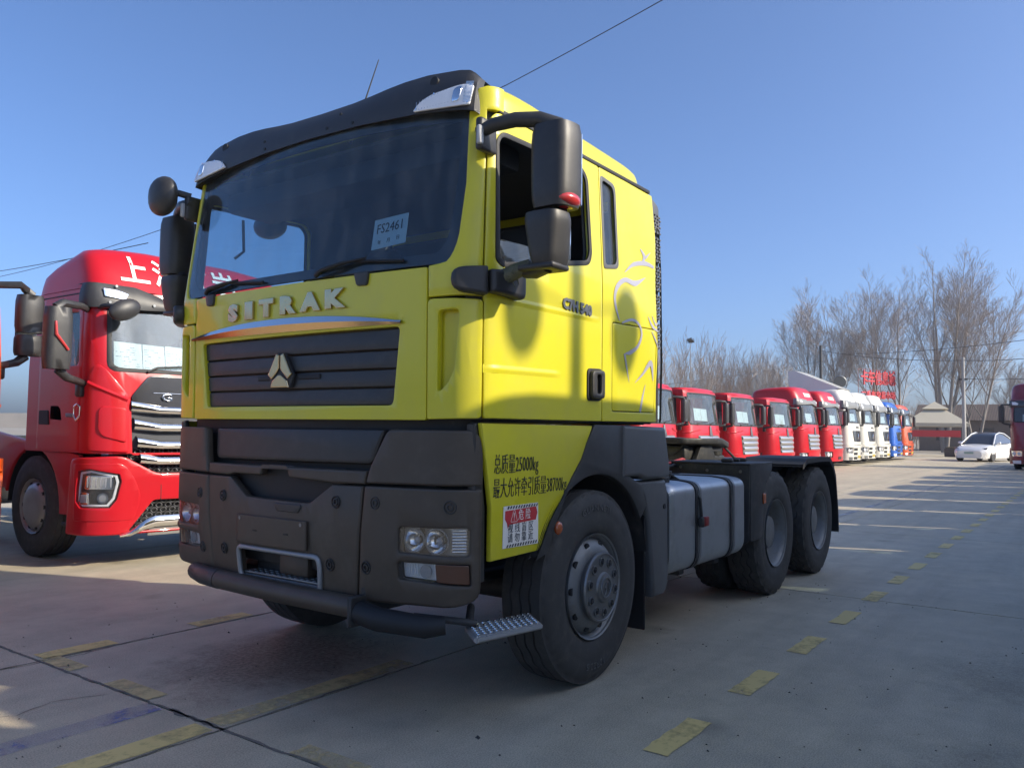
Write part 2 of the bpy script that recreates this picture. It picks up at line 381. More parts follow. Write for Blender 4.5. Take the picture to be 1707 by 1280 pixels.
WMARK = paint('faint_white_marking', (.45, .45, .47), .50)
def mark(name, x0, x1, y0, y1, m, sk=.012):
    b = MB(); N = 9; r = random.Random(int(x0*977+y0*131))
    top = [(lerp(x0, x1, k/N), y1+r.uniform(-.006, .006)) for k in range(N+1)]; bot = [(lerp(x0, x1, k/N), y0+r.uniform(-.006, .006)) for k in range(N+1)]
    b.raw([(x, y, .004) for x, y in bot]+[(x, y, .004) for x, y in top], [(k, k+1, N+2+k, N+1+k) for k in range(N)])
    o = struct(b.build(name, m, None, 0)); return o
for k in range(40): mark('painted_dash', .205-1.035*k, .715-1.035*k, 1.868, 1.992, YMARK)
mark('painted_dash', 1.24, 1.75, 1.87, 1.99, YMARK)
for (a, b_) in ((-1.655, -1.28), (-.90, -.465), (.66, 1.05), (1.46, 1.80)): mark('painted_dash', 1.575, 1.692, a, b_, YWORN)
for k in range(12): mark('painted_dash', 1.2-1.04*k, 1.66-1.04*k, -1.785, -1.64, YMARK)
mark('painted_line', 1.735, 3.4, .025, .170, YMARK); mark('painted_line', .35, 1.68, .022, .165, YWORN)
mark('painted_line', -44, -6.9, -.20, -.07, WMARK)

# dirt and crumbs gathered in the joints near the lorry, and cracks running through the slabs
DIRTM = mat('joint_dirt', (.15, .135, .115), .9, var=.5, scale=14)
def ribbon(name, pts, w0, w1, seed, z=.0022, step=.045):
    r = random.Random(seed); vs = []; b = MB(); P = [V((x, y, 0)) for x, y in pts]; out = []
    for p, q in zip(P, P[1:]):
        n = max(2, int((q-p).length/step)); nn = V((-(q-p).y, (q-p).x, 0)).normalized()
        for k in range(n): out.append((p.lerp(q, k/n)+nn*r.uniform(-.010, .010), nn))
    for p, nn in out:
        a, c = r.uniform(w0, w1), r.uniform(w0, w1); vs += [p+nn*a+V((0, 0, z)), p-nn*c+V((0, 0, z))]
    b.raw(vs, [(2*k, 2*k+1, 2*k+3, 2*k+2) for k in range(len(out)-1)]); return b.build(name, DIRTM, ground, 0)
ribbon('joint_dirt', [(1.70, -4.5), (1.70, .9), (1.70, 4.5)], .003, .012, 1); ribbon('joint_dirt', [(1.697, -.25), (1.70, .25)], .006, .022, 2)
ribbon('joint_dirt', [(3.6, .19), (.2, .19)], .002, .008, 3); ribbon('joint_dirt', [(3.6, -1.62), (-1.6, -1.62)], .002, .007, 4); ribbon('joint_dirt', [(1.66, -1.70), (1.35, -1.60)], .004, .014, 5)
ribbon('crack', [(1.95, -1.60), (1.46, -1.57), (.95, -1.66)], .002, .005, 6); 
ribbon('crack', [(2.5, -.9), (2.2, -.75), (2.0, -.82), (1.72, -.7)], .001, .004, 9)
BMARK = paint('faded_blue_marking', (.17, .20, .42), .62)
mark('painted_line', 1.72, 3.3, -.42, -.27, BMARK)
rq = random.Random(77); DEB = mat('debris', (.06, .055, .05), .9, var=.4)
b = MB()
for k in range(420):
    x, y = (rq.uniform(-4, 2.6), rq.uniform(-2.6, 3.4)); s_ = rq.uniform(.002, .007)*(1 if rq.random() < .95 else 2.2)
    b.raw([(x+s_*rq.uniform(-1, 1.5), y+s_, .0005), (x-s_, y+s_*.4, .0005), (x, y-s_*1.2, .0005), (x, y, s_*1.1)], [(0, 1, 3), (1, 2, 3), (2, 0, 3)])
o = b.build('grit', DEB, None, 0); o['kind'] = 'stuff'
# ================= wheels =================
def tyre_mesh(R=.54, w=.30, rim=.286, n=96, lug=False, n_groove=3):
    """axis along Y, outer face at y = 0, inner at y = -w"""
    b = MB(); c = -w/2; tw = w*.40
    prof = [(rim-.012, -.055)]; prof += [(rim+.004, -.030), (rim+.03, -.012), (rim+.075, -.002), (rim+.115, 0), (rim+.135, -.003), (R*.80, -.001), (R*.875, -.006), (R*.935, -.018), (R-.018, -.030)]
    k0 = len(prof)
    g = [];
    edges = [c+tw]
    for q in range(n_groove):
        yc = c+tw-(q+1)*2*tw/(n_groove+1); g += [(R, yc+.006, 1), (R-.014, yc+.004, 1), (R-.014, yc-.004, 1), (R, yc-.006, 1)]
    top = [(R-.004, c+tw, 0)]+g+[(R-.004, c-tw, 0)]
    zig = []
    for (r, y, z) in top: zig.append(len(prof)) if z else None; prof.append((r, y))
    zs = set(zig); sh = len(prof)
    prof += [(R-.018, -w+.030), (R*.92, -w+.014), (R*.75, -w), (rim+.02, -w+.012), (rim-.012, -w+.05)]
    def mod(i, k):
        if lug:
            ph = i % 4
            if k in (k0-1, k0, sh-1, sh): return ((-.020 if ph in (0,) else 0), 0)
            if k in zs: return (0, .012*(1 if (i//2) % 2 else -1))
        else:
            if k in (k0-1, sh): return ((-.012 if i % 3 == 0 else 0), 0)
            if k in zs: return (0, .0045*(1 if (i//2) % 2 else -1))
        return (0, 0)
    b.lathe(prof, n, mod=mod); return b.done(38)
TYRE_F = tyre_mesh(); TYRE_R = tyre_mesh(lug=True)
TYRE_LO = tyre_mesh(n=28, n_groove=1)
def disc_holes(b, r, y, n, rad, depth=.012, n2=12, ph=0):
    for i in range(n):
        a = 2*pi*i/n+ph; b.cyl((r*cos(a), y-depth, r*sin(a)), (r*cos(a), y+.0015, r*sin(a)), rad, n=n2)
def make_front_wheel(parent, lo=False, tyre=None, name='wheel', m=None):
    w = bpy.data.objects.new(name, None); C.objects.link(w); w.parent = parent
    link('tyre', tyre or TYRE_F, RUB, w)
    n = 20 if lo else 64
    b = MB(); b.lathe([(.282, -.06), (.288, -.012), (.296, -.006), (.294, -.016), (.278, -.03), (.268, -.05), (.262, -.045), (.245, -.022), (.215, -.004), (.185, .004), (.10, .004), (.0, .004)], n)
    b.build('rim', m or RIMM, w, 35)
    b = MB(); disc_holes(b, .236, -.016, 10, .021, .012); b.build('hand_hole', RUBS, w, 30)
    if lo: return w
    # tubeless rim lip
    b = MB(); b.lathe([(.178, .002), (.190, .012), (.190, .034), (.183, .042), (.176, .040), (.165, .040), (.085, .046), (.078, .058), (.062, .064), (.0, .066)], 64); b.build('hub_cover', mat('hub_cover_grey', (.17, .172, .172), .38, metal=.55, var=.15, scale=5), w, 32)
    b = MB(); b.lathe([(.192, .028), (.197, .034), (.192, .044), (.184, .046), (.180, .040)], 64); b.build('chrome_ring', STEEL, w, 40)
    for i in range(10):
        a = 2*pi*i/10+.2; cx, cz = .143*cos(a), .143*sin(a)
        b = MB(); b.lathe([(.026, .040), (.026, .049), (.021, .050), (.019, .043)], 18, org=(cx, 0, cz))
        o = b.build('nut_bezel', STEEL, w, 35)
        b = MB(); b.lathe([(.019, .0455), (.0, .0455)], 14, org=(cx, 0, cz)); b.cyl((cx, .044, cz), (cx, .056, cz), .011, .009, 6); b.build('wheel_nut', FRAME, w, 30)
    b = MB(); b.lathe([(.060, .064), (.058, .070), (.050, .0705), (.048, .066)], 40)
    b.tube([(-.022, .068, -.028), (-.018, .070, .024), (.006, .070, .030), (.024, .070, .002), (.004, .070, -.006), (.026, .070, -.034)], .0035, 6); b.build('centre_cap_emblem', STEEL, w, 35)
    return w
def make_rear_wheel(parent, lo=False, tyre=None, m=None):
    w = bpy.data.objects.new('wheel', None); C.objects.link(w); w.parent = parent
    link('tyre', tyre or TYRE_R, RUB, w)
    n = 20 if lo else 64
    b = MB(); b.lathe([(.282, -.06), (.288, -.012), (.296, -.006), (.292, -.018), (.274, -.03), (.262, -.06), (.250, -.10), (.235, -.135), (.205, -.150), (.17, -.155), (.15, -.15), (.145, -.10), (.135, -.07), (.105, -.06), (.0, -.06)], n)
    b.build('rim', m or RIMM, w, 35)
    b = MB(); disc_holes(b, .218, -.142, 10, .019, .01); b.build('hand_hole', RUBS, w, 30)
    if lo: return w
    for i in range(10):
        a = 2*pi*i/10; b = MB(); b.cyl((.17*cos(a), -.155, .17*sin(a)), (.17*cos(a), -.118, .17*sin(a)), .017, .014, 6); b.build('wheel_nut', FRAME, w, 30)
    # the twin tyre behind
    link('tyre', TYRE_R, RUB, w, (0, -.335, 0))
    return w
# ================= the yellow tractor unit =================
TRK = thing('tractor_unit', 'yellow three-axle truck tractor with black bumper, standing in the middle of the yard', 'truck')
CAB = belt(lambda z: pw(z, [(2.25, 1.22), (3.0, 1.185)]), lambda z: pw(z, [(1.4, 1.195), (2.2, 1.21), (3.0, 1.10)]), 1.05, .94, .29, .06)
BUM = belt(lambda z: 1.22, lambda z: pw(z, [(.55, 1.185), (.8, 1.22), (1.4, 1.22)]), .98, .93, .36, .07)
def su(x): return 1.34+.94-x
def on(B, n=0, sg=1): return lambda p: B(sg*p[0], p[1], n+p[2])
def skin(name, outer, m, holes=(), t=.03, n=0, sg=1, bev=.006, B=CAB, parent=TRK, cu=.06, cv=.25, ang=32):
    b = MB(); plate(b, outer, holes, t, bev, cu, cv, on(B, n, sg)); return b.build(name, m, parent, ang)
# --- front panel with the grille opening
GR = [(-.855, 1.912), (.785, 1.917), (.745, 1.530), (-.795, 1.530)]
fp = skin('front_panel', rpoly([(-.945, 1.458), (.945, 1.458), (.945, 2.195), (-.945, 2.195)], .012), YEL, [rpoly(GR, .03)], t=.035, n=0, bev=.005, ang=40)
b = MB(); plate(b, rpoly([(-.87, 1.515), (.80, 1.515), (.80, 1.93), (-.87, 1.93)], .02), (), .01, .002, .1, None, on(CAB, -.045)); grl = b.build('grille', PLASTB, TRK)
zt = [1.528, 1.620, 1.712, 1.806, 1.912]
for k in range(4):
    z0, z1 = zt[k]+.004, zt[k+1]-.004; a0 = lerp(-.79, -.85, k/3.5); a1 = lerp(.74, .78, k/3.5)
    def slat(p, z0=z0, z1=z1):
        t = (p[1]-z0)/(z1-z0); e = min(1, max(0, (min(p[0]+.80, .75-p[0]))/.10))
        return CAB(p[0], p[1], -.013+p[2]+.006*e*(1-abs(2*t-.55)**1.3))
    b = MB(); plate(b, rpoly([(a0, z0), (a1, z0), (a1+.012, z1), (a0-.012, z1)], .012), (), .02, .004, .05, .02, slat); b.build('grille_slat', PLAST, grl, 40)
for (a, c) in ((-.29, -.16), (.06, .23)): skin('grille_slot', rpoly([(a, 1.672), (c, 1.672), (c, 1.700), (a, 1.700)], .004), RUBS, t=.006, n=.001, parent=grl)
def strip(u, v):
    x = lerp(-.965, .80, u); e = (2*u-1); zc = 2.000-.052*abs(e)**1.8; zb = 1.932-.004*e
    ht = .075*(1-.82*abs(e)**2.2); z = lerp(zb, zb+max(ht, .016), v); n = .030+.016*(1-abs(v-.5)*2)*(1-.6*abs(e)**3)
    return CAB(x, z, n)
b = MB(); b.grid(strip, 48, 4); b.grid(lambda u, v: strip(u, 0)*(1-v)+CAB(lerp(-.965, .80, u), strip(u, 0).z, .0)*v, 48, 1); b.grid(lambda u, v: strip(u, 1)*(1-v)+CAB(lerp(-.965, .80, u), strip(u, 1).z, .0)*v, 48, 1); cs = b.build('chrome_strip', CHROME, TRK, 20)
b = MB(); b.grid(lambda u, v: strip(u, .5*v)+V((.0012, 0, 0)), 48, 2); b.build('strip_reflection_tint', mat('chrome_ground_reflection', (.62, .44, .24), .16, metal=1, var=.05), cs, 20)  # warm ground reflection put into the colour of the lower facet
# emblem on the grille
ex = -.062
EMB = [(-.028, 1.822), (0, 1.812), (.028, 1.822), (.092, 1.715), (.107, 1.700), (.078, 1.628), (-.078, 1.628), (-.107, 1.700), (-.092, 1.715)]
b = MB(); plate(b, [(x+ex, z) for x, z in EMB], (), .022, .006, None, None, on(CAB, .014)); emb = b.build('emblem', FRAME, TRK, 25)
def shr(poly, k):
    cx = sum(p[0] for p in poly)/len(poly); cz = sum(p[1] for p in poly)/len(poly); return [(cx+(x-cx)*k+ex, cz+(z-cz)*k) for x, z in poly]
for pg in ([(-.028, 1.822), (-.003, 1.812), (-.003, 1.735), (-.018, 1.715), (-.070, 1.672), (-.107, 1.700), (-.092, 1.715)],
           [(.028, 1.822), (.003, 1.812), (.003, 1.735), (.018, 1.715), (.070, 1.672), (.107, 1.700), (.092, 1.715)],
           [(-.066, 1.668), (-.012, 1.702), (.012, 1.702), (.066, 1.668), (.082, 1.628), (-.082, 1.628)]):
    b = MB(); plate(b, shr(pg, .93), (), .014, .005, None, None, on(CAB, .028)); b.build('emblem_facet', BRASS, emb, 20)
# chrome letters
lt = None
for ch, u in zip('SITRAK', (-.505, -.350, -.190, .000, .175, .365)):
    me = text_mesh(ch, .120, .006, .002, 1.45, fat=.0085)
    off = Matrix.Translation((0, 0, 0)); xs = [v.co.x for v in me.vertices]; cx = (min(xs)+max(xs))/2
    for v in me.vertices: v.co.x = (v.co.x-cx)*(1.0 if ch != 'I' else 1.6)
    b = MB(); b.mesh(me, None, lambda p, u=u: CAB(u+p[0], 2.072+p[1]+.014*(u+.08), .026+p[2]))
    o = b.build('chrome_letter', BRASS, TRK, 25)
# --- corner panels with the air slots, pillars, doors, sides: both sides
INNER = []
for sg in (1, -1):
    slot = rpoly([(1.015, 2.000-.02), (1.125, 1.985), (1.105, 1.70), (1.068, 1.625), (1.012, 1.59)], [.02, .025, .03, .03, .02])
    skin('corner_panel', rpoly([(.953, 1.462), (1.225, 1.468), (1.228, 2.030), (.953, 2.040)], [.012, .02, .02, .03]), YEL, [slot], t=.04, n=.002, sg=sg, bev=.006, cu=.03, ang=40)
    def scoop(p, sg=sg):
        t = min(1, max(0, (p[0]-1.01)/.12)); return CAB(sg*p[0], p[1], -.030+.028*(1-t)**.7*0-.035*t*(1-t)*2+p[2])
    b = MB(); plate(b, rpoly([(.99, 1.56), (1.15, 1.56), (1.15, 2.01), (.99, 2.01)], .02), (), .01, .002, .03, .1, scoop); b.build('air_slot', YEL, TRK, 40)
    # windscreen pillar
    inn = [(.953, 2.048), (.953, 2.200), (1.015, 2.207)]+[(1.035+.075*math.sin(k/6*pi/2), 2.207+.19*(1-math.cos(k/6*pi/2))) for k in range(1, 7)]+[(1.122, 2.60), (1.105, 2.96)]
    skin('windscreen_pillar', inn+[(1.135, 3.055), (1.165, 3.082), (1.22, 3.094), (su(.915), 3.098), (su(.915), 2.978), (1.222, 2.974), (1.228, 2.048)], YEL, t=.035, n=0, sg=sg, bev=.008, cu=.03, cv=.1, ang=40)
    # door
    win = rpoly([(su(.988), 2.235), (su(.955), 2.208), (su(.13), 2.362), (su(.098), 2.42), (su(.118), 2.855), (su(.17), 2.905), (su(.93), 2.875), (su(.985), 2.83)], [.02, .03, .04, .05, .05, .04, .05, .04])
    dr = rpoly([(1.236, 1.470), (su(-.020), 1.474), (su(-.022), 2.968), (1.232, 2.968)], [.012, .012, .02, .10])
    door = skin('door', dr, YEL, [win], t=.03, n=0, sg=sg, bev=.004, cv=.12, ang=40)
    # pressed crease lines across the door
    for (z, x0, x1) in ((2.045, 1.05, 0.02), (1.705, 1.05, .42)):
        b = MB(); b.grid(lambda u, v, z=z, x0=x0, x1=x1, sg=sg: CAB(sg*su(lerp(x0, x1, u)), z-.02+.04*v+.010*u, .0152+.006*max(0, 1-abs(2*v-1.0))*min(1, 8*u, 8*(1-u))), 24, 6); b.build('door_crease', YEL, door, 60)
    seal_in = rpoly([(su(.97), 2.250), (su(.94), 2.228), (su(.148), 2.378), (su(.118), 2.43), (su(.137), 2.845), (su(.18), 2.886), (su(.93), 2.855), (su(.967), 2.82)], [.02, .03, .04, .05, .05, .04, .05, .04])
    win_out = rpoly([(su(.996), 2.230), (su(.957), 2.199), (su(.124), 2.354), (su(.090), 2.42), (su(.110), 2.862), (su(.17), 2.913), (su(.93), 2.883), (su(.993), 2.835)], [.02, .03, .04, .05, .05, .04, .05, .04])
    skin('window_seal', win_out, RUBS, [seal_in], t=.012, n=.0135, sg=sg, bev=.003, parent=door)
    if sg < 0: skin('window_glass', seal_in, GLASSW, t=.005, n=.0, sg=sg, bev=0, parent=door)
    else: # wound down: only the lower edge of the pane stands up
        skin('window_glass', rpoly([(su(.97), 2.25), (su(.94), 2.228), (su(.5), 2.31), (su(.5), 2.36), (su(.96), 2.34)], .015), GLASSW, t=.005, n=.0, sg=sg, bev=0, parent=door)
    # handle
    h = skin('door_handle', rpoly([(su(.150), 1.585), (su(-.012), 1.590), (su(-.012), 1.775), (su(.150), 1.768)], .03), RUBS, t=.012, n=.018, sg=sg, bev=.004, parent=door)
    b = MB(); plate(b, rpoly([(su(.135), 1.600), (su(-.008), 1.600), (su(-.008), 1.765), (su(.135), 1.755)], .03), [rpoly([(su(.085), 1.628), (su(.035), 1.628), (su(.035), 1.735), (su(.085), 1.735)], .02)], .03, .010, None, None, on(CAB, .034, sg)); b.build('handle_grip', PLAST, h, 40)
    # side behind the door
    sd = rpoly([(su(-.028), 1.474), (su(-.742), 1.480), (su(-.742), 2.968), (su(-.028), 2.968)], .012)
    nw = rpoly([(su(-.048), 2.368), (su(-.222), 2.398), (su(-.212), 2.90), (su(-.040), 2.918)], [.03, .04, .05, .03])
    ht = rpoly([(su(-.142), 1.532), (su(-.715), 1.538), (su(-.728), 2.078), (su(-.142), 2.064)], .025)
    def wave(p, sg=sg): return CAB(sg*p[0], p[1], p[2]+.006*sin(p[1]*9+p[0]*3)*min(1, max(0, (p[0]-su(-.3))/.2)))
    b = MB(); plate(b, sd, [nw, ht], .03, .004, .08, .08, wave); side = b.build('cab_side', YEL, TRK, 40)
    b = MB(); plate(b, rpoly([(su(-.147), 1.537), (su(-.710), 1.543), (su(-.723), 2.073), (su(-.147), 2.059)], .022), (), .03, .004, .1, None, wave); b.build('locker_hatch', YEL, side, 40)
    nwi = rpoly([(su(-.066), 2.390), (su(-.205), 2.415), (su(-.196), 2.883), (su(-.056), 2.898)], [.03, .04, .05, .03])
    nwo = rpoly([(su(-.042), 2.362), (su(-.228), 2.392), (su(-.218), 2.906), (su(-.034), 2.924)], [.03, .04, .05, .03])
    f = skin('side_window', nwo, GREYP, [nwi], t=.012, n=.013, sg=sg, bev=.003, parent=side)
    skin('window_pane', nwi, GLASSW, t=.005, n=.002, sg=sg, bev=0, parent=side)
    # rain rail
    b = MB(); b.grid(lambda u, v, sg=sg: CAB(sg*su(lerp(.98, -.735, u)), 2.972+.022*v, .018), 14, 1); b.box(0, 0, 0, 0, 0, 0) if False else None
    skin('rain_rail', [(su(.96), 2.972), (su(-.70), 2.972), (su(-.70), 2.994), (su(.96), 2.994)], RUBS, t=.02, n=.006, sg=sg, bev=.003)
    b.b.free()
    # lining behind the skin, with the same openings
    def grow(l, k):
        cx = sum(p[0] for p in l)/len(l); cz = sum(p[1] for p in l)/len(l); return [(cx+(x-cx)*k, cz+(z-cz)*k) for x, z in l]
    skin('cab_lining', [(1.15, 1.465), (su(-.74), 1.465), (su(-.74), 2.98), (1.15, 2.98)], TRIM, [grow(win, 1.01), grow(nw, 1.03)] if sg > 0 else [grow(win, 1.01)], t=.012, n=-.032, sg=sg, bev=0, cv=.3)
    # black grab block over the door seam
    for (x0, x1) in ((1.205, 1.055), (1.045, .835)):
        def us(x): return 1.05+.29*(1-max(0, min(1, (x-.94)/.24)))**1.0 if x > .94 else su(x)
        b = MB(); u0_, u1_ = (1.10, 1.232) if x0 > 1.1 else (1.240, su(.835))
        def blk(p, sg=sg): return CAB(sg*p[0], p[1], p[2])
        plate(b, rpoly([(u0_, 2.062), (u1_, 2.045), (u1_, 2.185), (u0_, 2.172)], [.05, .012, .012, .05] if x0 > 1.1 else [.012, .045, .04, .012]), (), .07, .020, .025, None, on(CAB, .045, sg), 3); b.build('corner_deflector', PLAST, TRK, 50)
    # lower door panel: flat, with the arch cut out of its rear edge
    low = [(1.075, 1.447), (.99, 1.05), (.985, .795), (.512, .805), (.470, .90), (.354, 1.057), (.262, 1.16), (.165, 1.255), (.10, 1.36), (.05, 1.447)]
    pan = MB(); plate(pan, low, (), .03, .006, None, None, lambda p, sg=sg: V((p[0], sg*(1.200+p[2]+.004*sin(p[1]*6)), p[1]))); lp = pan.build('lower_door_panel', YEL, TRK, 40)
    # black strip between bumper and panel
    b = MB(); plate(b, [(1.100, 1.440), (1.072, 1.452), (1.005, 1.05), (1.0, .70), (1.075, .70), (1.09, 1.30)], (), .05, .01, None, None, lambda p, sg=sg: V((p[0]-.0, sg*(1.165+p[2]), p[1]))); b.build('bumper_end_strip', PLAST, TRK, 40)
    # front wheel arch, its black box above and guard behind
    arc = [(.63*cos(a), .54+.63*sin(a)) for a in [radians(28+k*6.0) for k in range(23)]]
    outer = [(.525, .80), (.482, .90), (.366, 1.065), (.274, 1.168), (.178, 1.262), (.113, 1.365), (.04, 1.455), (-.30, 1.455), (-.30, 1.175), (-.55, 1.09), (-.62, .95)]
    inner = [p for p in arc if p[0] > -.56][::-1]
    b = MB(); plate(b, outer+inner+[(.60, .78)], (), .05, .012, None, None, lambda p, sg=sg: V((p[0], sg*(1.205+p[2]), p[1]))); b.build('wheel_arch', PLAST, TRK, 40)
    b = MB()
    def arch_in(u, v, sg=sg):
        a = radians(20+150*u); return V((.64*cos(a), sg*lerp(.62, 1.215, v), .55+.64*sin(a)))
    b.grid(arch_in, 22, 2); b.grid(lambda u, v, sg=sg: arch_in(u, v)+V((.012*cos(radians(20+150*u)), 0, .012*sin(radians(20+150*u)))), 22, 2); b.build('arch_liner', FRAME, TRK, 50)
    b = MB(); prof = [(-.285, 1.14), (-.285, 1.455), (-.862, 1.448), (-.935, 1.20), (-.935, 1.115), (-.60, 1.115), (-.50, 1.14)]
    b2 = MB(); plate(b2, prof, (), .52, .03, None, None, lambda p, sg=sg: V((p[0], sg*(.985+p[2]), p[1])), 3); b2.build('side_fairing', GREYP, TRK, 45); b.b.free()
    b2 = MB(); plate(b2, [(-.50, 1.105), (-.905, 1.105), (-.945, 1.02), (-.955, .43), (-.90, .36), (-.74, .36), (-.70, .62), (-.66, .85), (-.60, 1.0)], (), .12, .025, None, None, lambda p, sg=sg: V((p[0], sg*(1.165+p[2]), p[1])), 3); sgd = b2.build('side_guard', GREYP, TRK, 45)
    b2 = MB(); b2.cyl((-.88, sg*1.222, .93), (-.88, sg*1.231, .93), .017, n=14); b2.build('guard_hole', RUBS, sgd, 30)
    b2 = MB(); b2.box(-.66, -.645, sg*.80-.0, sg*1.20, .17, 1.0, .004) if sg > 0 else b2.box(-.66, -.645, -1.20, -.80, .17, 1.0, .004); b2.build('mud_flap', RUBS, TRK, 40)
# --- windscreen
wpoly = [(-1.10, 2.24)]
ws_out = [(x, z) for x, z in [(1.015, 2.207)]+[(1.035+.075*math.sin(k/6*pi/2), 2.207+.19*(1-math.cos(k/6*pi/2))) for k in range(1, 7)]+[(1.122, 2.60), (1.105, 2.985), (.80, 3.018), (.40, 3.04), (.0, 3.046)]]
ws_out = ws_out+[(-x, z) for x, z in ws_out[-2::-1]]
ws_in = [(.96, 2.262)]+[(.965+.085*math.sin(k/6*pi/2), 2.262+.17*(1-math.cos(k/6*pi/2))) for k in range(1, 7)]+[(1.062, 2.60), (1.05, 2.925), (.80, 2.955), (.40, 2.975), (.0, 2.98)]
ws_in = ws_in+[(-x, z) for x, z in ws_in[-2::-1]]
skin('windscreen_seal', [(x*1.002, z) for x, z in ws_out], RUBS, [ws_in], t=.012, n=-.004, bev=.002, cv=.12)
skin('windscreen', ws_out, GLASSW, t=.005, n=.006, bev=0, cv=.12)
# the lorry number card behind the glass
card = skin('number_card', rpoly([(.545, 2.325), (.765, 2.345), (.765, 2.500), (.547, 2.485)], .004), mat('blue_white_card', (.42, .55, .62), .6, var=.08, scale=20), t=.003, n=-.020, bev=0)
b = MB(); b.mesh(text_mesh('FS2461', .072, .0006, 0, .85), None, lambda p: CAB(.657+p[0], 2.437+p[1]+.08*p[0], -.0165+p[2]))
b.build('card_print', INK, card, 0)
for k in range(3): b = MB(); b.mesh(text_mesh('年月日'[k], .024, .0006), None, lambda p, k=k: CAB(.595+.06*k+p[0], 2.360+p[1]+.008*k, -.0165+p[2])); b.build('card_print', INK, card, 0)
# wipers
for (px, pz, tip, tz) in ((-.80, 2.215, -.48, 2.262), (.22, 2.215, .56, 2.275)):
    b = MB(); b.tube([CAB(px, pz, .035), CAB(px+.05, pz+.02, .05), CAB(lerp(px, tip, .55), lerp(pz, tz, .75), .045), CAB(tip, tz, .03)], [.014, .013, .010, .007], 8); wp = b.build('wiper', RUBS, TRK, 50)
    b = MB(); b.tube([CAB(tip-.36, tz-.040, .020), CAB(tip-.1, tz-.005, .026), CAB(tip+.24, tz-.035, .020)], .009, 6); b.build('wiper_blade', RUBS, wp, 50)
for u in (-.765, .54):
    skin('wiper_mount', rpoly([(u-.05, 2.205), (u+.05, 2.205), (u+.04, 2.135), (u-.03, 2.135)], .015), PLAST, t=.022, n=.022, bev=.006)
# --- sun visor over the windscreen
def vtop(u): a = abs(u); return pw(a, [(0, 3.198), (.26, 3.202), (.40, 3.212), (.52, 3.224), (.64, 3.232), (.80, 3.232), (1.0, 3.213), (1.08, 3.195), (1.15, 3.155)])
def vbot(u): a = abs(u); return pw(a, [(0, 3.028), (.4, 3.022), (.8, 3.0), (1.05, 2.968), (1.15, 2.95)])
def vis(u, z, n=0):
    t = (z-vbot(u))/max(.01, vtop(u)-vbot(u)); return CAB(u, min(z, 3.0), .060-.035*max(0, 1-(u/1.1)**2)-.085*t*t+n)*1+V((0, 0, z-min(z, 3.0)))
def visu(i, j):
    u = lerp(-1.15, 1.15, i); return vis(u, lerp(vbot(u), vtop(u), j))
b = MB(); b.grid(visu, 78, 8)
b.grid(lambda i, j: visu(i, 1)+V((-.30*j*(.5+.5*min(1, max(0, (abs(lerp(-1.15, 1.15, i))-.3)*4))), 0, -.045*j)), 78, 3)
b.grid(lambda i, j: visu(i, 0)+V((-.06*j, 0, .012*j)), 78, 1)
for e_ in (0, 1): b.grid(lambda i, j, e_=e_: visu(e_, j)+V((-.05*i, 0, -.005*i)), 2, 8)
b.grid(lambda i, j: visu(i, j)+V((-.02, 0, 0)), 78, 2)
vs = b.build('sun_visor', PLAST, TRK, 40)
for (u, z) in ((.87, 3.165), (-.87, 3.165)):
    b = MB(); c = vis(u, z, .004); b.cyl(c-V((.01, 0, 0)), c+V((.004, 0, 0)), .026, n=18); b.build('visor_socket', RUBS, vs, 30)
for u, z in ((-.42, 3.10), (-.40, 3.05), (.22, 3.13), (.14, 3.06), (.34, 3.05)):
    b = MB(); c = vis(u, z, 0); b.cyl(c-V((.01, 0, 0)), c+V((.004, 0, 0)), .009, n=10); b.build('visor_bolt', RUBS, vs, 30)
for sg in (1, -1):
    lpoly = rpoly([(.775, 3.008), (1.130, 2.976), (1.142, 3.088), (1.06, 3.10), (.88, 3.078), (.82, 3.052)], [.015, .015, .015, .04, .03, .03])
    def lampfn(p, sg=sg): return vis(sg*p[0], p[1], .010+p[2])
    b = MB(); plate(b, lpoly, (), .016, .004, .03, .03, lampfn); lm_ = b.build('marker_lamp', LAMPW, vs, 40)
    b = MB(); plate(b, rpoly([(1.02, 3.005), (1.075, 3.005), (1.085, 3.085), (1.025, 3.085)], .022), (), .012, .004, None, None, lambda p, sg=sg: vis(sg*p[0], p[1], .018+p[2])); b.build('lamp_bulb', LAMPC, lm_, 40)
    b = MB()
    for k in range(16):
        z = 2.995+.0075*k; b.tube([vis(sg*(1.095), z, .0185), vis(sg*1.138, z, .0185)], .0018, 4)
    for k in range(12):
        u = .80+.018*k; b.tube([vis(sg*u, 3.01, .0175), vis(sg*u, 3.055+.04*(k/12), .0175)], .0014, 4)
    for u, z in ((.80, 3.018), (.905, 3.078), (1.125, 3.09), (1.12, 2.99)): b.cyl(vis(sg*u, z, .017), vis(sg*u, z, .021), .005, n=8)
    o = b.build('lamp_ribs', LAMPC, lm_, 40); o['kind'] = 'stuff'
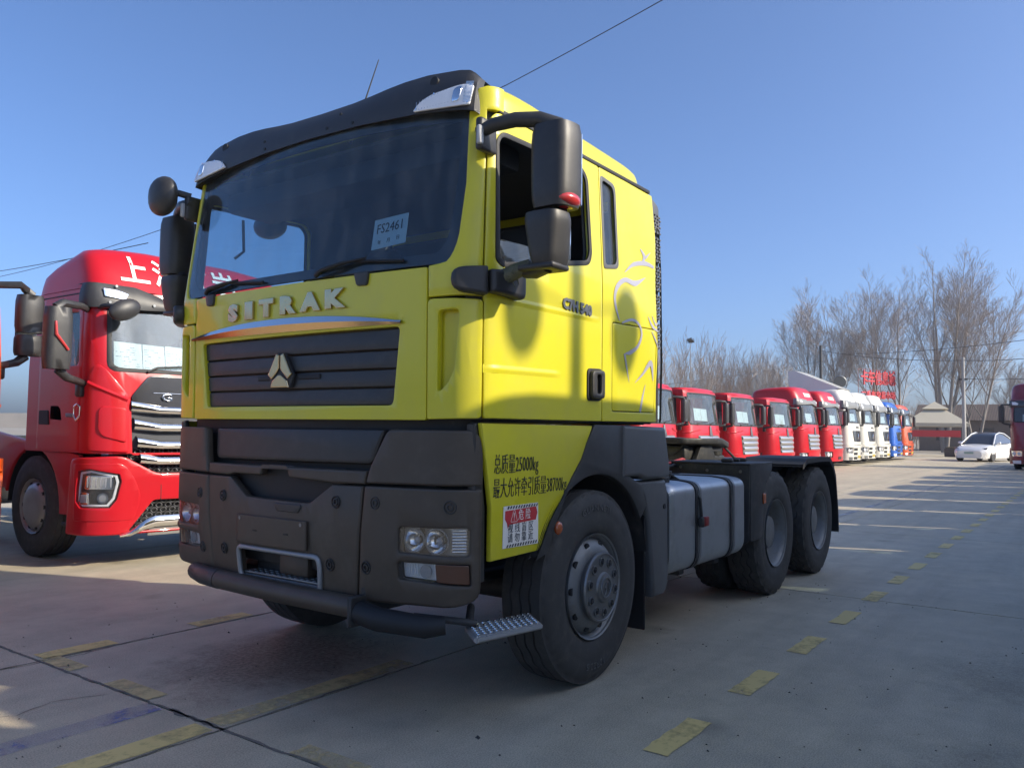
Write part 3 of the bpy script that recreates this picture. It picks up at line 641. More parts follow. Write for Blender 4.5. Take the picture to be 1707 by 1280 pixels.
# --- roof
b = MB(); N = 76
def rim(k):  # outline of the roof at the gutter, rounded rectangle
    out = []
    for a in range(N):
        th = 2*pi*(a+.5)/N; c, s = cos(th), sin(th); e = 2/10
        out.append((math.copysign(abs(c)**e, c), math.copysign(abs(s)**e, s)))
    return out
R_ = rim(0); rings = []
for (ins, z) in ((0, 2.985), (.003, 3.035), (.012, 3.066), (.032, 3.09), (.07, 3.106), (.15, 3.114), (.35, 3.118), (.7, 3.12)):
    rings.append([(.165+c*(.895-ins*.9), s*(1.19-ins), z-(.02*max(0, (c-.80)/.2)**2+.06*max(0, (-c-.80)/.20)**2.5)*(1 if z > 3 else 0)+.038*min(1, max(0, (c+.75)/1.3))*min(1, (z-2.985)/.08)) for c, s in R_])
vs_ = [p for r in rings for p in r]+[(.165, 0, 3.12)]; fs = []
for k in range(len(rings)-1): fs += [(k*N+i, k*N+(i+1) % N, (k+1)*N+(i+1) % N, (k+1)*N+i) for i in range(N)]
fs += [((len(rings)-1)*N+i, (len(rings)-1)*N+(i+1) % N, len(vs_)-1) for i in range(N)]
b.raw(vs_, fs); b.build('roof', YEL, TRK, 50)
b = MB(); plate(b, rpoly([(-.62, -1.12), (1.04, -1.12), (1.04, 1.12), (-.62, 1.12)], .1), (), .02, 0, None, None, lambda p: V((p[0]-.05, p[1], 2.965+p[2]))); b.build('headlining', TRIM, TRK, 30)
b = MB(); b.tube([(.80, -.02, 3.10), (.79, .0, 3.16), (.70, .10, 3.62)], [.010, .007, .003], 6); b.build('aerial', RUBS, TRK, 50)
b = MB(); b.grid(lambda u, v: V((.935, 1.0, 3.0)), 1, 1); b.b.free()
# seam across the roof side, behind the pillar
# --- back wall and the perforated black guard at the rear corner
b = MB(); b.box(-.752, -.72, -1.15, 1.15, 1.46, 2.98, .01); b.build('cab_back', YEL, TRK, 40)
for sg in (1, -1):
    holes = []
    for i in range(4):
        for k in range(42):
            z = 1.98+.0215*k
            if k % 9 == 8: continue
            y = -.752-.034-.044*i+(.012 if k % 2 else 0); holes.append(rpoly([(y-.013, z-.006), (y+.013, z-.006), (y+.013, z+.006), (y-.013, z+.006)], .003, 1))
    b = MB(); plate(b, rpoly([(-.758, 1.474), (-.945, 1.474), (-.965, 1.9), (-.940, 2.5), (-.88, 2.93), (-.758, 2.965)], .03), holes, .016, .002, None, None, lambda p, sg=sg: V((p[0], sg*(1.175+p[2]+.06*(p[0]+.758)), p[1]))); rg = b.build('rear_air_guard', GREYP, TRK, 30)
    b = MB(); b.box(-.94, -.765, sg*1.14-.01, sg*1.14+.01, 1.48, 2.93, .003); b.build('guard_backing', RUBS, rg, 30)
# --- cab floor, dash, seats, wheel
b = MB(); b.box(-.72, 1.10, -1.14, 1.14, 1.47, 1.52); b.build('cab_floor', DARK, TRK, 0)
b = MB(); b.box(.62, 1.02, -1.10, 1.10, 1.52, 2.16, .05, 3); b.box(.55, .8, .10, 1.0, 1.9, 2.2, .06, 3); b.build('dashboard', DARK, TRK, 40)
for y in (.58, -.62):
    b = MB(); b.box(-.05, .45, y-.25, y+.25, 1.78, 1.94, .06, 3); st = b.build('seat', SEATM, TRK, 40)
    b = MB(); b.box(-.16, .02, y-.25, y+.25, 1.92, 2.50, .06, 3, Matrix.Rotation(0, 4, 'Y')); b.build('seat_back', SEATM, st, 40)
    b = MB(); b.box(-.17, -.04, y-.14, y+.14, 2.50, 2.70, .05, 3); b.build('headrest', SEATM, st, 40)
    b = MB(); b.box(.0, .40, y-.2, y+.2, 1.52, 1.78, .02); b.build('seat_base', DARK, st, 40)
b = MB(); pts = [V((.50+.11*sin(a)*.6, .58+.22*cos(a), 2.16+.22*sin(a)*.8)) for a in [2*pi*k/28 for k in range(29)]]; b.tube(pts, .016, 8, False)
b.tube([(.44, .38, 2.16), (.50, .58, 2.13), (.50, .78, 2.16)], .014, 6); b.tube([(.50, .58, 2.13), (.70, .58, 1.95)], .03, 8); b.build('steering_wheel', RUBS, TRK, 50)
b = MB(); b.box(.60, .66, -.30, -.14, 2.22, 2.44, .03, 3); b.tube([(.66, -.22, 2.24), (.72, -.22, 2.12)], .012, 6); b.build('dash_screen', RUBS, TRK, 40)
b = MB(); b.box(-.71, -.66, -1.1, 1.1, 1.95, 2.9, .02); b.box(-.70, -.15, -1.05, 1.05, 1.70, 1.88, .05, 2); b.build('sleeper_bunk', SEATM, TRK, 40)
b = MB(); b.box(.55, .92, -1.05, 1.05, 2.80, 2.93, .03, 2); b.build('overhead_locker', DARK, TRK, 40)
b = MB(); b.tube([(.88, -.92, 2.75), (.86, -.93, 2.55), (.90, -.97, 2.50)], .010, 6); b.build('grab_wire', RUBS, TRK, 50)
# --- bumper
bb = skin('bumper_backing', rpoly([(-1.25, .66), (1.25, .66), (1.25, 1.49), (-1.25, 1.49)], .05), RUBS, t=.02, n=-.075, B=BUM, cu=.08)
def bmp(name, outer, holes=(), n=0, t=.05, sg=1, m=PLASTB, bev=.012, parent=TRK): return skin(name, outer, m, holes, t, n, sg, bev, BUM, parent, .05, .3, 40)
bmp('bumper_flap', rpoly([(-.700, 1.408), (.690, 1.412), (.625, 1.262), (.60, 1.236), (-.67, 1.226), (-.70, 1.25)], [.02, .02, .02, .03, .03, .03]), n=-.035, t=.05, m=PLAST, bev=.018)
hx = [(-.185, 1.205), (-.180, 1.150), (-.475, 1.142), (-.440, 1.155)]
bmp('bumper_beam', rpoly([(-.715, 1.142), (-.50, 1.140), (-.44, 1.152), (-.19, 1.152), (-.175, 1.198), (.035, 1.198), (.050, 1.150), (.330, 1.140), (.375, 1.135), (.596, 1.138), (.610, 1.205), (-.715, 1.205)], [.004, .01, .01, .008, .015, .015, .008, .01, .01, .004, .01, .01]))
plate_hole = rpoly([(-.385, .578), (.300, .578), (.300, .755), (-.385, .755)], .045)
bmp('bumper_centre', rpoly([(-.672, .560), (-.385-.0, .556), (.300, .556), (.535, .556), (.588, 1.130), (.378, 1.128), (.215, 1.024), (-.312, 1.030), (-.475, 1.133), (-.712, 1.132)], [.02, .004, .004, .02, .012, .012, .02, .02, .012, .012]), [plate_hole])
hb = bmp('bumper_grille', rpoly([(-.48, 1.0), (.42, 1.0), (.42, 1.21), (-.48, 1.21)], .01), n=-.045, t=.01, m=RUBS, bev=.002)
bmp('bumper_handle', rpoly([(-.060, 1.012), (.165, 1.012), (.145, .968), (-.035, .968)], .02), n=.022, t=.02, m=PLAST, bev=.006)
npl = bmp('number_plate_blank', rpoly([(-.378, .775), (.215, .775), (.215, .930), (-.378, .930)], .01), n=.034, t=.014, m=PLASTB, bev=.004)
for u, z in ((-.34, .91), (.175, .91)): 
    b = MB(); c = BUM(u, z, .04); b.cyl(c, c+V((.004, 0, 0)), .010, n=10); b.build('plate_screw', STEEL, npl, 30)
for u in (-.20, .06):
    b = MB(); plate(b, [(u-.016, .848), (u+.016, .848), (u+.016, .855), (u-.016, .855)], (), .004, 0, None, None, on(BUM, .042)); b.build('plate_slot', RUBS, npl, 0)
# step pocket in the middle of the bumper
b = MB(); b.tube([BUM(u, z, .030) for u, z in rpoly([(-.300, .560), (-.372, .585), (-.375, .752), (.290, .752), (.300, .700), (.285, .548)], .04)], .014, 8); b.build('step_rim', mat('step_grey', (.30, .31, .32), .45, metal=.4, var=.15), TRK, 50)
b = MB(); b.box(.98, 1.10, -.38, .30, .56, .77, .01); b.build('step_pocket', RUBS, TRK, 30)
b = MB(); b.box(1.08, 1.165, -.11, .13, .615, .735, .02, 2); b.build('radar_sensor', PLASTB, TRK, 40)
b = MB()
plate(b, rpoly([(1.06, -.365), (1.20, -.365), (1.20, .285), (1.06, .285)], .01), [rpoly([(1.085+.032*i-.008, -.33+.048*k-.012), (1.085+.032*i+.008, -.33+.048*k-.012), (1.085+.032*i+.008, -.33+.048*k+.012), (1.085+.032*i-.008, -.33+.048*k+.012)], .005, 1) for i in range(4) for k in range(13)], .012, .003, None, None, lambda p: V((p[0], p[1], .608+p[2])))
b.box(1.185, 1.205, -.365, .285, .555, .60, .004); b.build('bumper_step', STEEL, TRK, 30)
for sg in (1, -1):
    off = 0 if sg > 0 else .11
    bmp('bumper_upper_corner', rpoly([(.735-.0+off*.2, 1.412), (1.205, 1.412), (1.222, 1.30), (1.222, 1.152), (.604+off, 1.144), (.625+off, 1.22)], [.03, .06, .03, .012, .012, .06]), sg=sg, n=.004)
    hl = rpoly([(.812, .826), (1.168, .828), (1.168, .958), (.812, .945)], .02)
    fl = rpoly([(.806, .698), (1.172, .690), (1.172, .790), (.806, .778)], .015)
    bmp('bumper_lower_corner', rpoly([(.545+off, .560), (1.10, .585), (1.215, .63), (1.222, 1.138), (.598+off, 1.132)], [.02, .10, .08, .012, .012]), [hl, fl], sg=sg, n=.004)
    H = thing if False else None
    b = MB(); plate(b, rpoly([(.80, .815), (1.18, .815), (1.18, .97), (.80, .96)], .02), (), .01, .002, .04, None, on(BUM, -.048, sg)); head = b.build('headlight', mat('lamp_housing', (.50, .51, .52), .3, metal=.6, var=.15, scale=20), TRK, 40)
    for (u, z, r) in ((.888, .886, .056), (1.012, .888, .060)):
        c = BUM(sg*u, z, -.044); d = (BUM(sg*u, z, .0)-c).normalized()
        b = MB(); b.tube([c, c+d*.012, c+d*.028, c+d*.046], [r*.30, r*.62, r*.86, r], 24, False); b.build('reflector_bowl', CHROME, head, 60)
        ci = lambda q: [(u+q*cos(2*pi*k/28), z+q*sin(2*pi*k/28)) for k in range(28)]
        b = MB(); plate(b, ci(r*1.06), [ci(r*.93)], .008, .002, None, None, on(BUM, .0, sg)); b.build('bowl_rim', STEEL, head, 40)
        b = MB(); bm = bmesh.new(); bmesh.ops.create_uvsphere(bm, u_segments=14, v_segments=8, radius=r*.30); b.add(bm, Matrix.Translation(c+d*.016)); b.build('lamp_lens', mat('dark_lens', (.30, .31, .33), .06, coat=1, var=.1), head, 60)
    b = MB()
    for k in range(8): plate(b, [(1.082, .836+.0142*k), (1.158, .838+.0142*k), (1.158, .847+.0142*k), (1.082, .845+.0142*k)], (), .014, .002, None, None, on(BUM, -.030, sg))
    o = b.build('turn_lamp', LAMPC, head, 30); o['kind'] = 'stuff'
    b = MB(); plate(b, rpoly([(.935, .905), (.965, .905), (.972, .950), (.930, .948)], .006), (), .02, .003, None, None, on(BUM, -.03, sg)); b.build('lamp_divider', GREYP, head, 40)
    skin('lamp_cover', hl, GLASSC, t=.004, n=.016, sg=sg, bev=0, B=BUM, parent=head, cu=.04)
    b = MB(); plate(b, rpoly([(.812, .704), (1.006, .700), (1.006, .784), (.812, .778)], .01), (), .01, .002, .04, None, on(BUM, -.022, sg)); fog = b.build('fog_light', LAMPW, TRK, 40)
    c = BUM(sg*.945, .741, -.016); d = (BUM(sg*.945, .741, 0)-c).normalized()
    b = MB(); b.cyl(c, c+d*.012, .030, .033, 18); b.build('lamp_lens', MATS['dark_lens'], fog, 40)
    b = MB()
    for k in range(5): plate(b, [(.83+.016*k, .715), (.835+.016*k, .715), (.835+.016*k, .77), (.83+.016*k, .77)], (), .012, .001, None, None, on(BUM, -.014, sg))
    o = b.build('lamp_ribs', LAMPW, fog, 30); o['kind'] = 'stuff'
    skin('lamp_cover', rpoly([(.81, .700), (1.008, .697), (1.008, .785), (.81, .779)], .012), GLASSC, t=.004, n=.014, sg=sg, bev=0, B=BUM, parent=fog, cu=.04)
    skin('amber_lens', rpoly([(1.012, .698), (1.168, .694), (1.168, .786), (1.012, .785)], .01), mat('dark_amber', (.115, .045, .022), .2, var=.1, coat=.7, scale=40), t=.02, n=.004, sg=sg, bev=.004, B=BUM, cu=.03)
for u, z in ((-.80, 1.022), (-.54, 1.021), (-.765, .705), (-.525, .722), (.411, 1.042), (.668, 1.051), (.371, .723), (.612, .732), (1.084, 1.053)):
    b = MB(); 
    def ring(p, u=u, z=z): return BUM(u+p[0], z+p[1], .028+p[2])
    plate(b, [(.029*cos(a), .033*sin(a)) for a in [2*pi*k/24 for k in range(24)]], [[(.022*cos(a), .026*sin(a)) for a in [2*pi*k/20 for k in range(20)]]], .012, .004, None, None, ring)
    plate(b, [(.017*cos(a), .020*sin(a)) for a in [2*pi*k/18 for k in range(18)]], [[(.008*cos(a), .010*sin(a)) for a in [2*pi*k/10 for k in range(10)]]], .014, .004, None, None, ring)
    b.build('bumper_bolt', PLAST, TRK, 40)
# low tubular bar under the bumper, bracket and side tread plate
b = MB(); b.tube([V((1.02, -.90, .545)), V((1.17, -.86, .55)), V((1.22, -.70, .55)), V((1.225, -.55, .545))], [.046, .052, .055, .056], 14); b.build('guard_bar_end', PLAST, TRK, 50)
b = MB(); b.tube([V((1.225, -.545, .545)), V((1.24, 0, .54)), V((1.225, .575, .535))], [.055, .055, .055], 14); b.build('guard_bar', PLASTB, TRK, 50)
b = MB(); b.tube([V((1.235, .60, .52)), V((1.225, .72, .50)), V((1.20, 1.0, .50)), V((1.14, 1.07, .505))], [.058, .058, .052, .04], 14); b.build('guard_bar_end', RUBS, TRK, 50)
b = MB(); b.box(1.15, 1.30, .575, .603, .45, .60, .008); b.box(.9, 1.2, .57, .60, .50, .70, .004); b.build('bar_bracket', FRAME, TRK, 40)
b = MB(); b.tube([V((1.17, .90, .53)), V((1.06, 1.10, .515)), V((1.00, 1.14, .50))], .018, 8); b.tube([V((.80, .95, .52)), V((1.0, 1.1, .50))], .02, 8); b.build('step_stay', FRAME, TRK, 50)
SP0, SPU, SPV = V((1.14, 1.255, .480)), V((-.395, .075, 0)), V((-.14, -.165, .0))
holes = [rpoly([(x-.013, y-.010), (x+.013, y-.010), (x+.013, y+.010), (x-.013, y+.010)], .006, 1) for i in range(10) for k in range(6) for x, y in [((i+.5)/10*.40+(.02 if k % 2 else 0)*.5, (k+.5)/6*.215)]]
su_, sv_ = SPU.normalized(), SPV.normalized()
b = MB(); plate(b, rpoly([(0, 0), (.41, 0), (.41, .22), (0, .22)], .012), holes, .012, .003, None, None, lambda p: SP0+su_*p[0]+sv_*p[1]+V((0, 0, p[2])))
for k in range(9): b.cyl(SP0+su_*(.02+.045*k)+V((0, 0, -.025)), SP0+su_*(.02+.045*k)+V((0, 0, .005)), .006, n=6)
b.add(bmesh.new()); 
for (p, q) in ((SP0, SP0+su_*.41), (SP0+su_*.41, SP0+su_*.41+sv_*.22), (SP0, SP0+sv_*.22)): b.tube([p+V((0, 0, -.012)), q+V((0, 0, -.012))], .014, 6)
stp = b.build('side_step', mat('tread_plate', (.34, .345, .35), .4, metal=.5, var=.2, scale=12), TRK, 35)
b = MB()
for i in range(11):
    for k in range(6):
        c = SP0+su_*(.018+.0375*i)+sv_*(.02+.036*k)+V((0, 0, .006)); b.cyl(c, c+V((0, 0, .006)), .0085, .006, 6)
o = b.build('tread_stud', CHROME, stp, 40); o['kind'] = 'stuff'
b = MB(); b.box(-.2, 1.1, -.7, .7, .55, .62, .02); b.box(.9, 1.12, -1.0, 1.0, .66, 1.40, .02); b.build('under_tray', RUBS, TRK, 40)
b = MB(); plate(b, rpoly([(-.05, .0), (.22, .0), (.22, .06), (-.05, .06)], .005), (), .003, 0, None, None, lambda p: V((1.10-p[1], p[0]-.15, .535+p[2]))); b.build('white_tag', PAPER, TRK, 0)
b = MB(); b.tube([V((1.06, -.05+.05*cos(a), .535+.02*sin(a)+.02)) for a in [2*pi*k/14 for k in range(12)]]+[V((1.0, .15, .6))], .006, 6); b.build('air_hose', RUBS, TRK, 50)
# --- mirrors
for sg in (1, -1):
    T = lambda x, y, z, sg=sg: V((x, sg*y, z))
    b = MB(); b.tube([T(1.09, 1.18, 2.83), T(1.08, 1.26, 2.855), T(1.04, 1.36, 2.872), T(.99, 1.46, 2.868), T(.95, 1.54, 2.83), T(.945, 1.555, 2.80)], [.030, .034, .036, .038, .044, .046], 12)
    arm = b.build('mirror_arm', PLAST, TRK, 50); b = MB(); b.box(.99, 1.12, sg*1.20-.02, sg*1.20+.02, 2.74, 2.90, .015, 2); b.build('mirror_bracket', PLAST, arm, 50)
    b = MB(); b.box(1.105, 1.14, sg*1.215-.012, sg*1.215+.012, 2.76, 2.85, .006); b.build('arm_cover', mat('light_plastic', (.42, .43, .44), .4, var=.08), arm, 40)
    def house(name, z0, z1, w0, w1, d, xc, yc, lean=0.):
        b = MB()
        def f(u, v):
            a = 2*pi*u; c, s = cos(a), sin(a); e = .45
            x = math.copysign(abs(c)**e, c); y = math.copysign(abs(s)**e, s)
            zz = lerp(z0, z1, v); w = lerp(w0, w1, v)/2; k = 1-.10*abs(2*v-1)**6
            # front face bulges, rear stays flat
            X = xc+lean*(v-.5)+(x*d*.62*k if x > 0 else x*d*.38*k); Y = yc+y*w*k*(1-.14*max(0, x))
            return T(X, Y, zz)
        b.grid(f, 40, 10)
        for v in (0, 1): b.raw([f(i/40, v) for i in range(40)], [tuple(range(40))])
        return b.build(name, PLAST, arm, 45)
    house('mirror_housing', 2.437, 2.827, .215, .225, .17, .945, 1.535)
    house('wide_mirror_housing', 2.178, 2.418, .150, .218, .155, .950, 1.50, .03)
    b = MB(); b.box(.865, .878, sg*1.535-.09, sg*1.535+.09, 2.46, 2.805, .004); b.build('mirror_glass', MIRR, arm, 40)
    b = MB(); b.box(.872, .885, sg*1.50-.07, sg*1.50+.07, 2.21, 2.39, .004); b.build('mirror_glass', MIRR, arm, 40)
    b = MB(); b.box(.90, 1.0, sg*1.50-.075, sg*1.50+.075, 2.405, 2.452, .015); b.build('mirror_joint', RUBS, arm, 40)
    if sg > 0:
        b = MB(); bm = bmesh.new(); bmesh.ops.create_uvsphere(bm, u_segments=24, v_segments=14, radius=1)
        for v in bm.verts: v.co = V((.955+v.co.x*.086, 1.590+v.co.y*.062, 2.472+v.co.z*.040))
        b.add(bm); b.build('mirror_indicator', REDLENS, arm, 60)
    b = MB(); b.tube([T(.96, 1.49, 2.190), T(.95, 1.42, 2.165), T(.95, 1.36, 2.165)], [.05, .04, .03], 10); b.box(.88, 1.03, sg*1.47-.10, sg*1.47+.10, 2.155, 2.185, .012, 2); arm2 = b.build('lower_mirror_arm', PLAST, TRK, 50)
    b = MB(); b.tube([T(.955, 1.40, 2.195), T(.965, 1.34, 2.175), T(.985, 1.27, 2.145), T(1.0, 1.235, 2.115)], [.028, .037, .040, .042], 12)
    rr = random.Random(5)
    for k in range(26):
        t = rr.random(); p0 = T(.955+.045*t, 1.40-.165*t, 2.195-.08*t)
        d = V((rr.uniform(-1, 1), rr.uniform(-1, 1), rr.uniform(-.9, .6))).normalized(); b.tube([p0+d*.034, p0+d*.046+V((rr.uniform(-.02, .02), rr.uniform(-.02, .02), rr.uniform(-.025, .01)))], [.004, .002], 4)
    b.build('wrapped_tape', mat('wrinkled_tape', (.10, .10, .055), .5, var=.5, scale=40, bump=.9, bscale=90), arm2, 60)
# kerb mirror on the far side door top, and its stay
b = MB(); b.tube([V((1.08, -1.20, 2.90)), V((1.14, -1.24, 2.915)), V((1.19, -1.29, 2.92))], .022, 8); ka = b.build('kerb_mirror_arm', PLAST, TRK, 50)
b = MB(); bm = bmesh.new(); bmesh.ops.create_uvsphere(bm, u_segments=24, v_segments=12, radius=1)
for v in bm.verts: v.co = V((1.20+v.co.x*.07, -1.325+v.co.y*.13, 2.895+math.copysign(abs(v.co.z)**.8, v.co.z)*.128))
b.add(bm); b.build('kerb_mirror_shell', PLAST, ka, 60)
b = MB(); bm = bmesh.new(); bmesh.ops.create_uvsphere(bm, u_segments=24, v_segments=12, radius=1)
for v in bm.verts: v.co = V((.30+v.co.x*.10, -1.40+v.co.y*.15, 2.90+v.co.z*.095))
b.add(bm); b.tube([V((.36, -1.2, 2.97)), V((.30, -1.40, 2.95))], .02, 8); b.build('ramp_mirror', PLAST, ka, 60)
# --- lettering and stickers on the left side
LOW = lambda p: V((p[0], 1.2165+p[2]+.004*sin(p[1]*6), p[1]))
lwp = [o for o in TRK.children if o.name.startswith('lower_door_panel')][0]
def side_text(body, size, x, z, sx, m, parent, name, fnp, ext=.0012, slope=0., fat=-.0012):
    b = MB(); b.mesh(text_mesh(body, size, ext, 0, sx, 'LEFT', fat), None, lambda p: fnp((x-p[0], z+p[1]+slope*p[0], p[2]))); return b.build(name, m, parent, 0)
side_text('总质量25000kg', .104, .982, 1.245, .57, INK, lwp, 'lettering', LOW)
side_text('最大允许牵引质量38700kg', .104, .985, 1.130, .555, INK, lwp, 'lettering', LOW)
b = MB(); plate(b, [(.898, .846), (.592, .842), (.600, 1.050), (.897, 1.048)], (), .002, 0, None, None, lambda p: LOW((p[0], p[1], p[2]+.0015))); stk = b.build('warning_sticker', WPRINT, lwp, 0)
b = MB(); plate(b, [(.885, .985), (.868, .965), (.86, .940), (.845, .958), (.62, .965), (.606, 1.0), (.62, 1.032), (.885, 1.025)], (), .001, 0, None, None, lambda p: LOW((p[0], p[1], p[2]+.0035))); b.build('red_band', REDV, stk, 0)
LS = lambda p: LOW((p[0], p[1], p[2]+.005))
side_text('⚠', .06, .845, .996, .9, WPRINT, stk, 'sticker_print', LS, .0004, 0, 0)
side_text('危 险', .058, .775, .996, .8, WPRINT, stk, 'sticker_print', LS, .0004, 0, 0)
side_text('视 线 盲 区', .050, .862, .935, .92, INK, stk, 'sticker_print', LS, .0004, 0, -.0003)
side_text('请 勿 靠 近', .050, .862, .888, .92, INK, stk, 'sticker_print', LS, .0004, 0, -.0003)
b = MB()
for z, s in ((1.040, 1), (.855, -1)):
    for k in range(12): x = .87-.0225*k; plate(b, [(x, z-.007), (x-.010, z-.007), (x-.018, z+.007), (x-.008, z+.007)], (), .0008, 0, None, None, LS)
b.build('hazard_stripes', INK, stk, 0)
dl = [o for o in TRK.children if o.name.startswith('door') and 'door_' not in o.name][0]
side_text('C7H 540', .080, .415, 2.098, 1.02, STEEL, dl, 'badge', lambda p: CAB(su(p[0]), p[1], .018+p[2]), .006, -.03, .004)
sdl = [o for o in TRK.children if o.name.startswith('cab_side')][0]
STROKES = [
 ([(-0.593, 2.398), (-0.444, 2.339), (-0.306, 2.339), (-0.207, 2.288), (-0.168, 2.219), (-0.184, 2.15), (-0.229, 2.079)], [0.0013, 0.0178, 0.014, 0.0165, 0.014, 0.0114, 0.0025]),
 ([(-0.259, 2.07), (-0.381, 2.103), (-0.473, 2.083), (-0.509, 2.024), (-0.461, 1.946), (-0.37, 1.901), (-0.306, 1.889)], [0.006, 0.0084, 0.0096, 0.0107, 0.0119, 0.0131, 0.0036]),
 ([(-0.294, 1.888), (-0.32, 1.812), (-0.359, 1.713)], [0.0108, 0.0096, 0.0012]),
 ([(-0.437, 1.717), (-0.544, 1.779), (-0.648, 1.855), (-0.689, 1.743)], [0.0012, 0.0085, 0.0207, 0.0024]),
 ([(-0.585, 1.716), (-0.545, 1.63), (-0.505, 1.539)], [0.0012, 0.01, 0.0125]),
 ([(-0.609, 2.149), (-0.666, 2.092), (-0.753, 2.069)], [0.0025, 0.0114, 0.0038]),
 ([(-0.666, 2.162), (-0.715, 2.11), (-0.749, 2.127)], [0.0019, 0.0089, 0.0038]),
 ([(-0.652, 2.058), (-0.71, 2.007), (-0.745, 1.959)], [0.0025, 0.0064, 0.0025]),
 ([(-0.3, 2.385), (-0.429, 2.456), (-0.592, 2.49), (-0.712, 2.485)], [0.0012, 0.0133, 0.0145, 0.0085]),
 ([(-0.522, 2.573), (-0.578, 2.532), (-0.551, 2.489)], [0.0019, 0.0176, 0.0076]),
 ([(-0.662, 2.573), (-0.597, 2.528)], [0.0013, 0.0103]),
]
for pts, ws in STROKES:
    # tapered ribbon along a smoothed line
    P = [V((x, z)) for x, z in pts]; C_ = []
    for i in range(len(P)-1):
        p0, p1, p2, p3 = P[max(i-1, 0)], P[i], P[i+1], P[min(i+2, len(P)-1)]
        for k in range(6):
            t = k/6; C_.append((.5*((2*p1)+(p2-p0)*t+(2*p0-5*p1+4*p2-p3)*t*t+(3*p1-p0-3*p2+p3)*t**3), lerp(ws[i], ws[i+1], t)))
    C_.append((P[-1], ws[-1])); up, dn = [], []
    for i, (q, w) in enumerate(C_):
        d = (C_[min(i+1, len(C_)-1)][0]-C_[max(i-1, 0)][0]).normalized(); nn = V((-d.y, d.x)); up.append(q+nn*w); dn.append(q-nn*w)
    b = MB(); wv = lambda q: CAB(su(q.x), q.y, .0175+.006*sin(q.y*9+su(q.x)*3)*min(1, max(0, (su(q.x)-su(-.3))/.2)))
    b.raw([wv(q) for q in up]+[wv(q) for q in dn], [(i, i+1, len(up)+i+1, len(up)+i) for i in range(len(up)-1)]); b.build('side_graphic', SILVER, sdl, 0)
# --- chassis
for y in (-.43, .43):
    b = MB(); b.box(-5.30, .9, y-.035, y+.035, .80, 1.07, .012); b.build('frame_rail', FRAME, TRK, 40)
b = MB()
for x in (-5.2, -4.1, -2.6, -1.4, .0): b.box(x-.06, x+.06, -.40, .40, .86, 1.02, .01)
b.build('cross_member', FRAME, TRK, 40)
for x in (-3.225, -4.6):
    b = MB(); b.tube([V((x, -1.0, .54)), V((x, -.5, .54)), V((x, -.18, .54)), V((x, .18, .54)), V((x, .5, .54)), V((x, 1.0, .54))], [.10, .11, .20, .20, .11, .10], 14); b.build('axle', FRAME, TRK, 50)
b = MB(); b.tube([V((0, -.95, .5)), V((0, -.6, .46)), V((0, .6, .46)), V((0, .95, .5))], .07, 10); b.build('front_axle', FRAME, TRK, 50)
b = MB(); b.box(-1.1, .6, -.38, .38, .55, 1.35, .06, 2); b.build('engine_block', FRAME, TRK, 40)
b = MB(); b.tube([V((-1.1, 0, .75)), V((-3.0, 0, .62))], .06, 10); b.build('drive_shaft', FRAME, TRK, 50)
b = MB(); b.box(-2.75, -1.05, -1.15, -.62, .50, 1.02, .08, 3); b.build('air_tank_box', FRAME, TRK, 40)
for k in range(4):
    b = MB(); x = -1.15-.05*k; b.tube([V((-.80, -.1+.12*k, 1.9)), V((-.95-.06*k, -.1+.12*k, 1.5)), V((-1.25-.1*k, -.08+.1*k, 1.30)), V((-1.7, -.05+.08*k, 1.42)), V((-2.2, 0, 1.25))], .014, 6); b.build('air_hose', [RUBS, REDLENS, RUBS, RUBS][k], TRK, 50)
b = MB(); plate(b, rpoly([(-1.05, -.40), (-2.55, -.40), (-2.55, .42), (-1.05, .42)], .02), (), .012, .003, None, None, lambda p: V((p[0], p[1], 1.09+p[2])))
for i in range(22):
    for k in range(9): b.cyl((-1.12-.065*i, -.36+.09*k, 1.094), (-1.12-.065*i, -.36+.09*k, 1.104), .014, .010, 6)
b.build('deck_plate', LITGROUND, TRK, 35)
# fifth wheel
fx = -3.55
b = MB(); fo = [(fx+.42, -.35), (fx+.42, .35), (fx+.25, .47), (fx-.10, .50), (fx-.35, .46), (fx-.78, .36), (fx-.80, .20), (fx-.36, .045), (fx-.30, .0), (fx-.36, -.045), (fx-.80, -.20), (fx-.78, -.36), (fx-.35, -.46), (fx-.10, -.50), (fx+.25, -.47)]
plate(b, rpoly(fo, .05), (), .06, .012, None, None, lambda p: V((p[0], p[1], 1.335+p[2]+.10*(min(0, p[0]-fx+.30)))), 2); fw = b.build('fifth_wheel', CASTM, TRK, 40)
b = MB(); b.grid(lambda u, v: V((fx+lerp(.40, -.5, u), lerp(-.46, .46, v)*lerp(.75, 1, v*(1-v)*4), 1.30-.14*(4*v*(1-v))*(1-.3*u))), 10, 16); b.build('wheel_skirt', CASTM, fw, 50)
b = MB(); b.box(fx-.62, fx+.36, -.36, .36, 1.10, 1.30, .05, 2); b.build('pivot_block', CASTM, fw, 40)
for y in (-.40, .40):
    b = MB(); plate(b, [(fx+.30, 1.10), (fx-.30, 1.10), (fx-.12, 1.30), (fx+.12, 1.30)], (), .05, .008, None, None, lambda p, y=y: V((p[0], y+p[2], p[1]))); b.build('pivot_bracket', CASTM, fw, 40)
b = MB(); b.box(fx-.75, fx+.85, -.50, .50, 1.072, 1.10, .006)
for k in range(20): b.box(fx-.72+.08*k, fx-.68+.08*k, .44, .50, 1.10, 1.118, .003); b.box(fx-.72+.08*k, fx-.68+.08*k, -.50, -.44, 1.10, 1.118, .003)
b.build('mounting_plate', LITGROUND, fw, 35)
rr = random.Random(11)
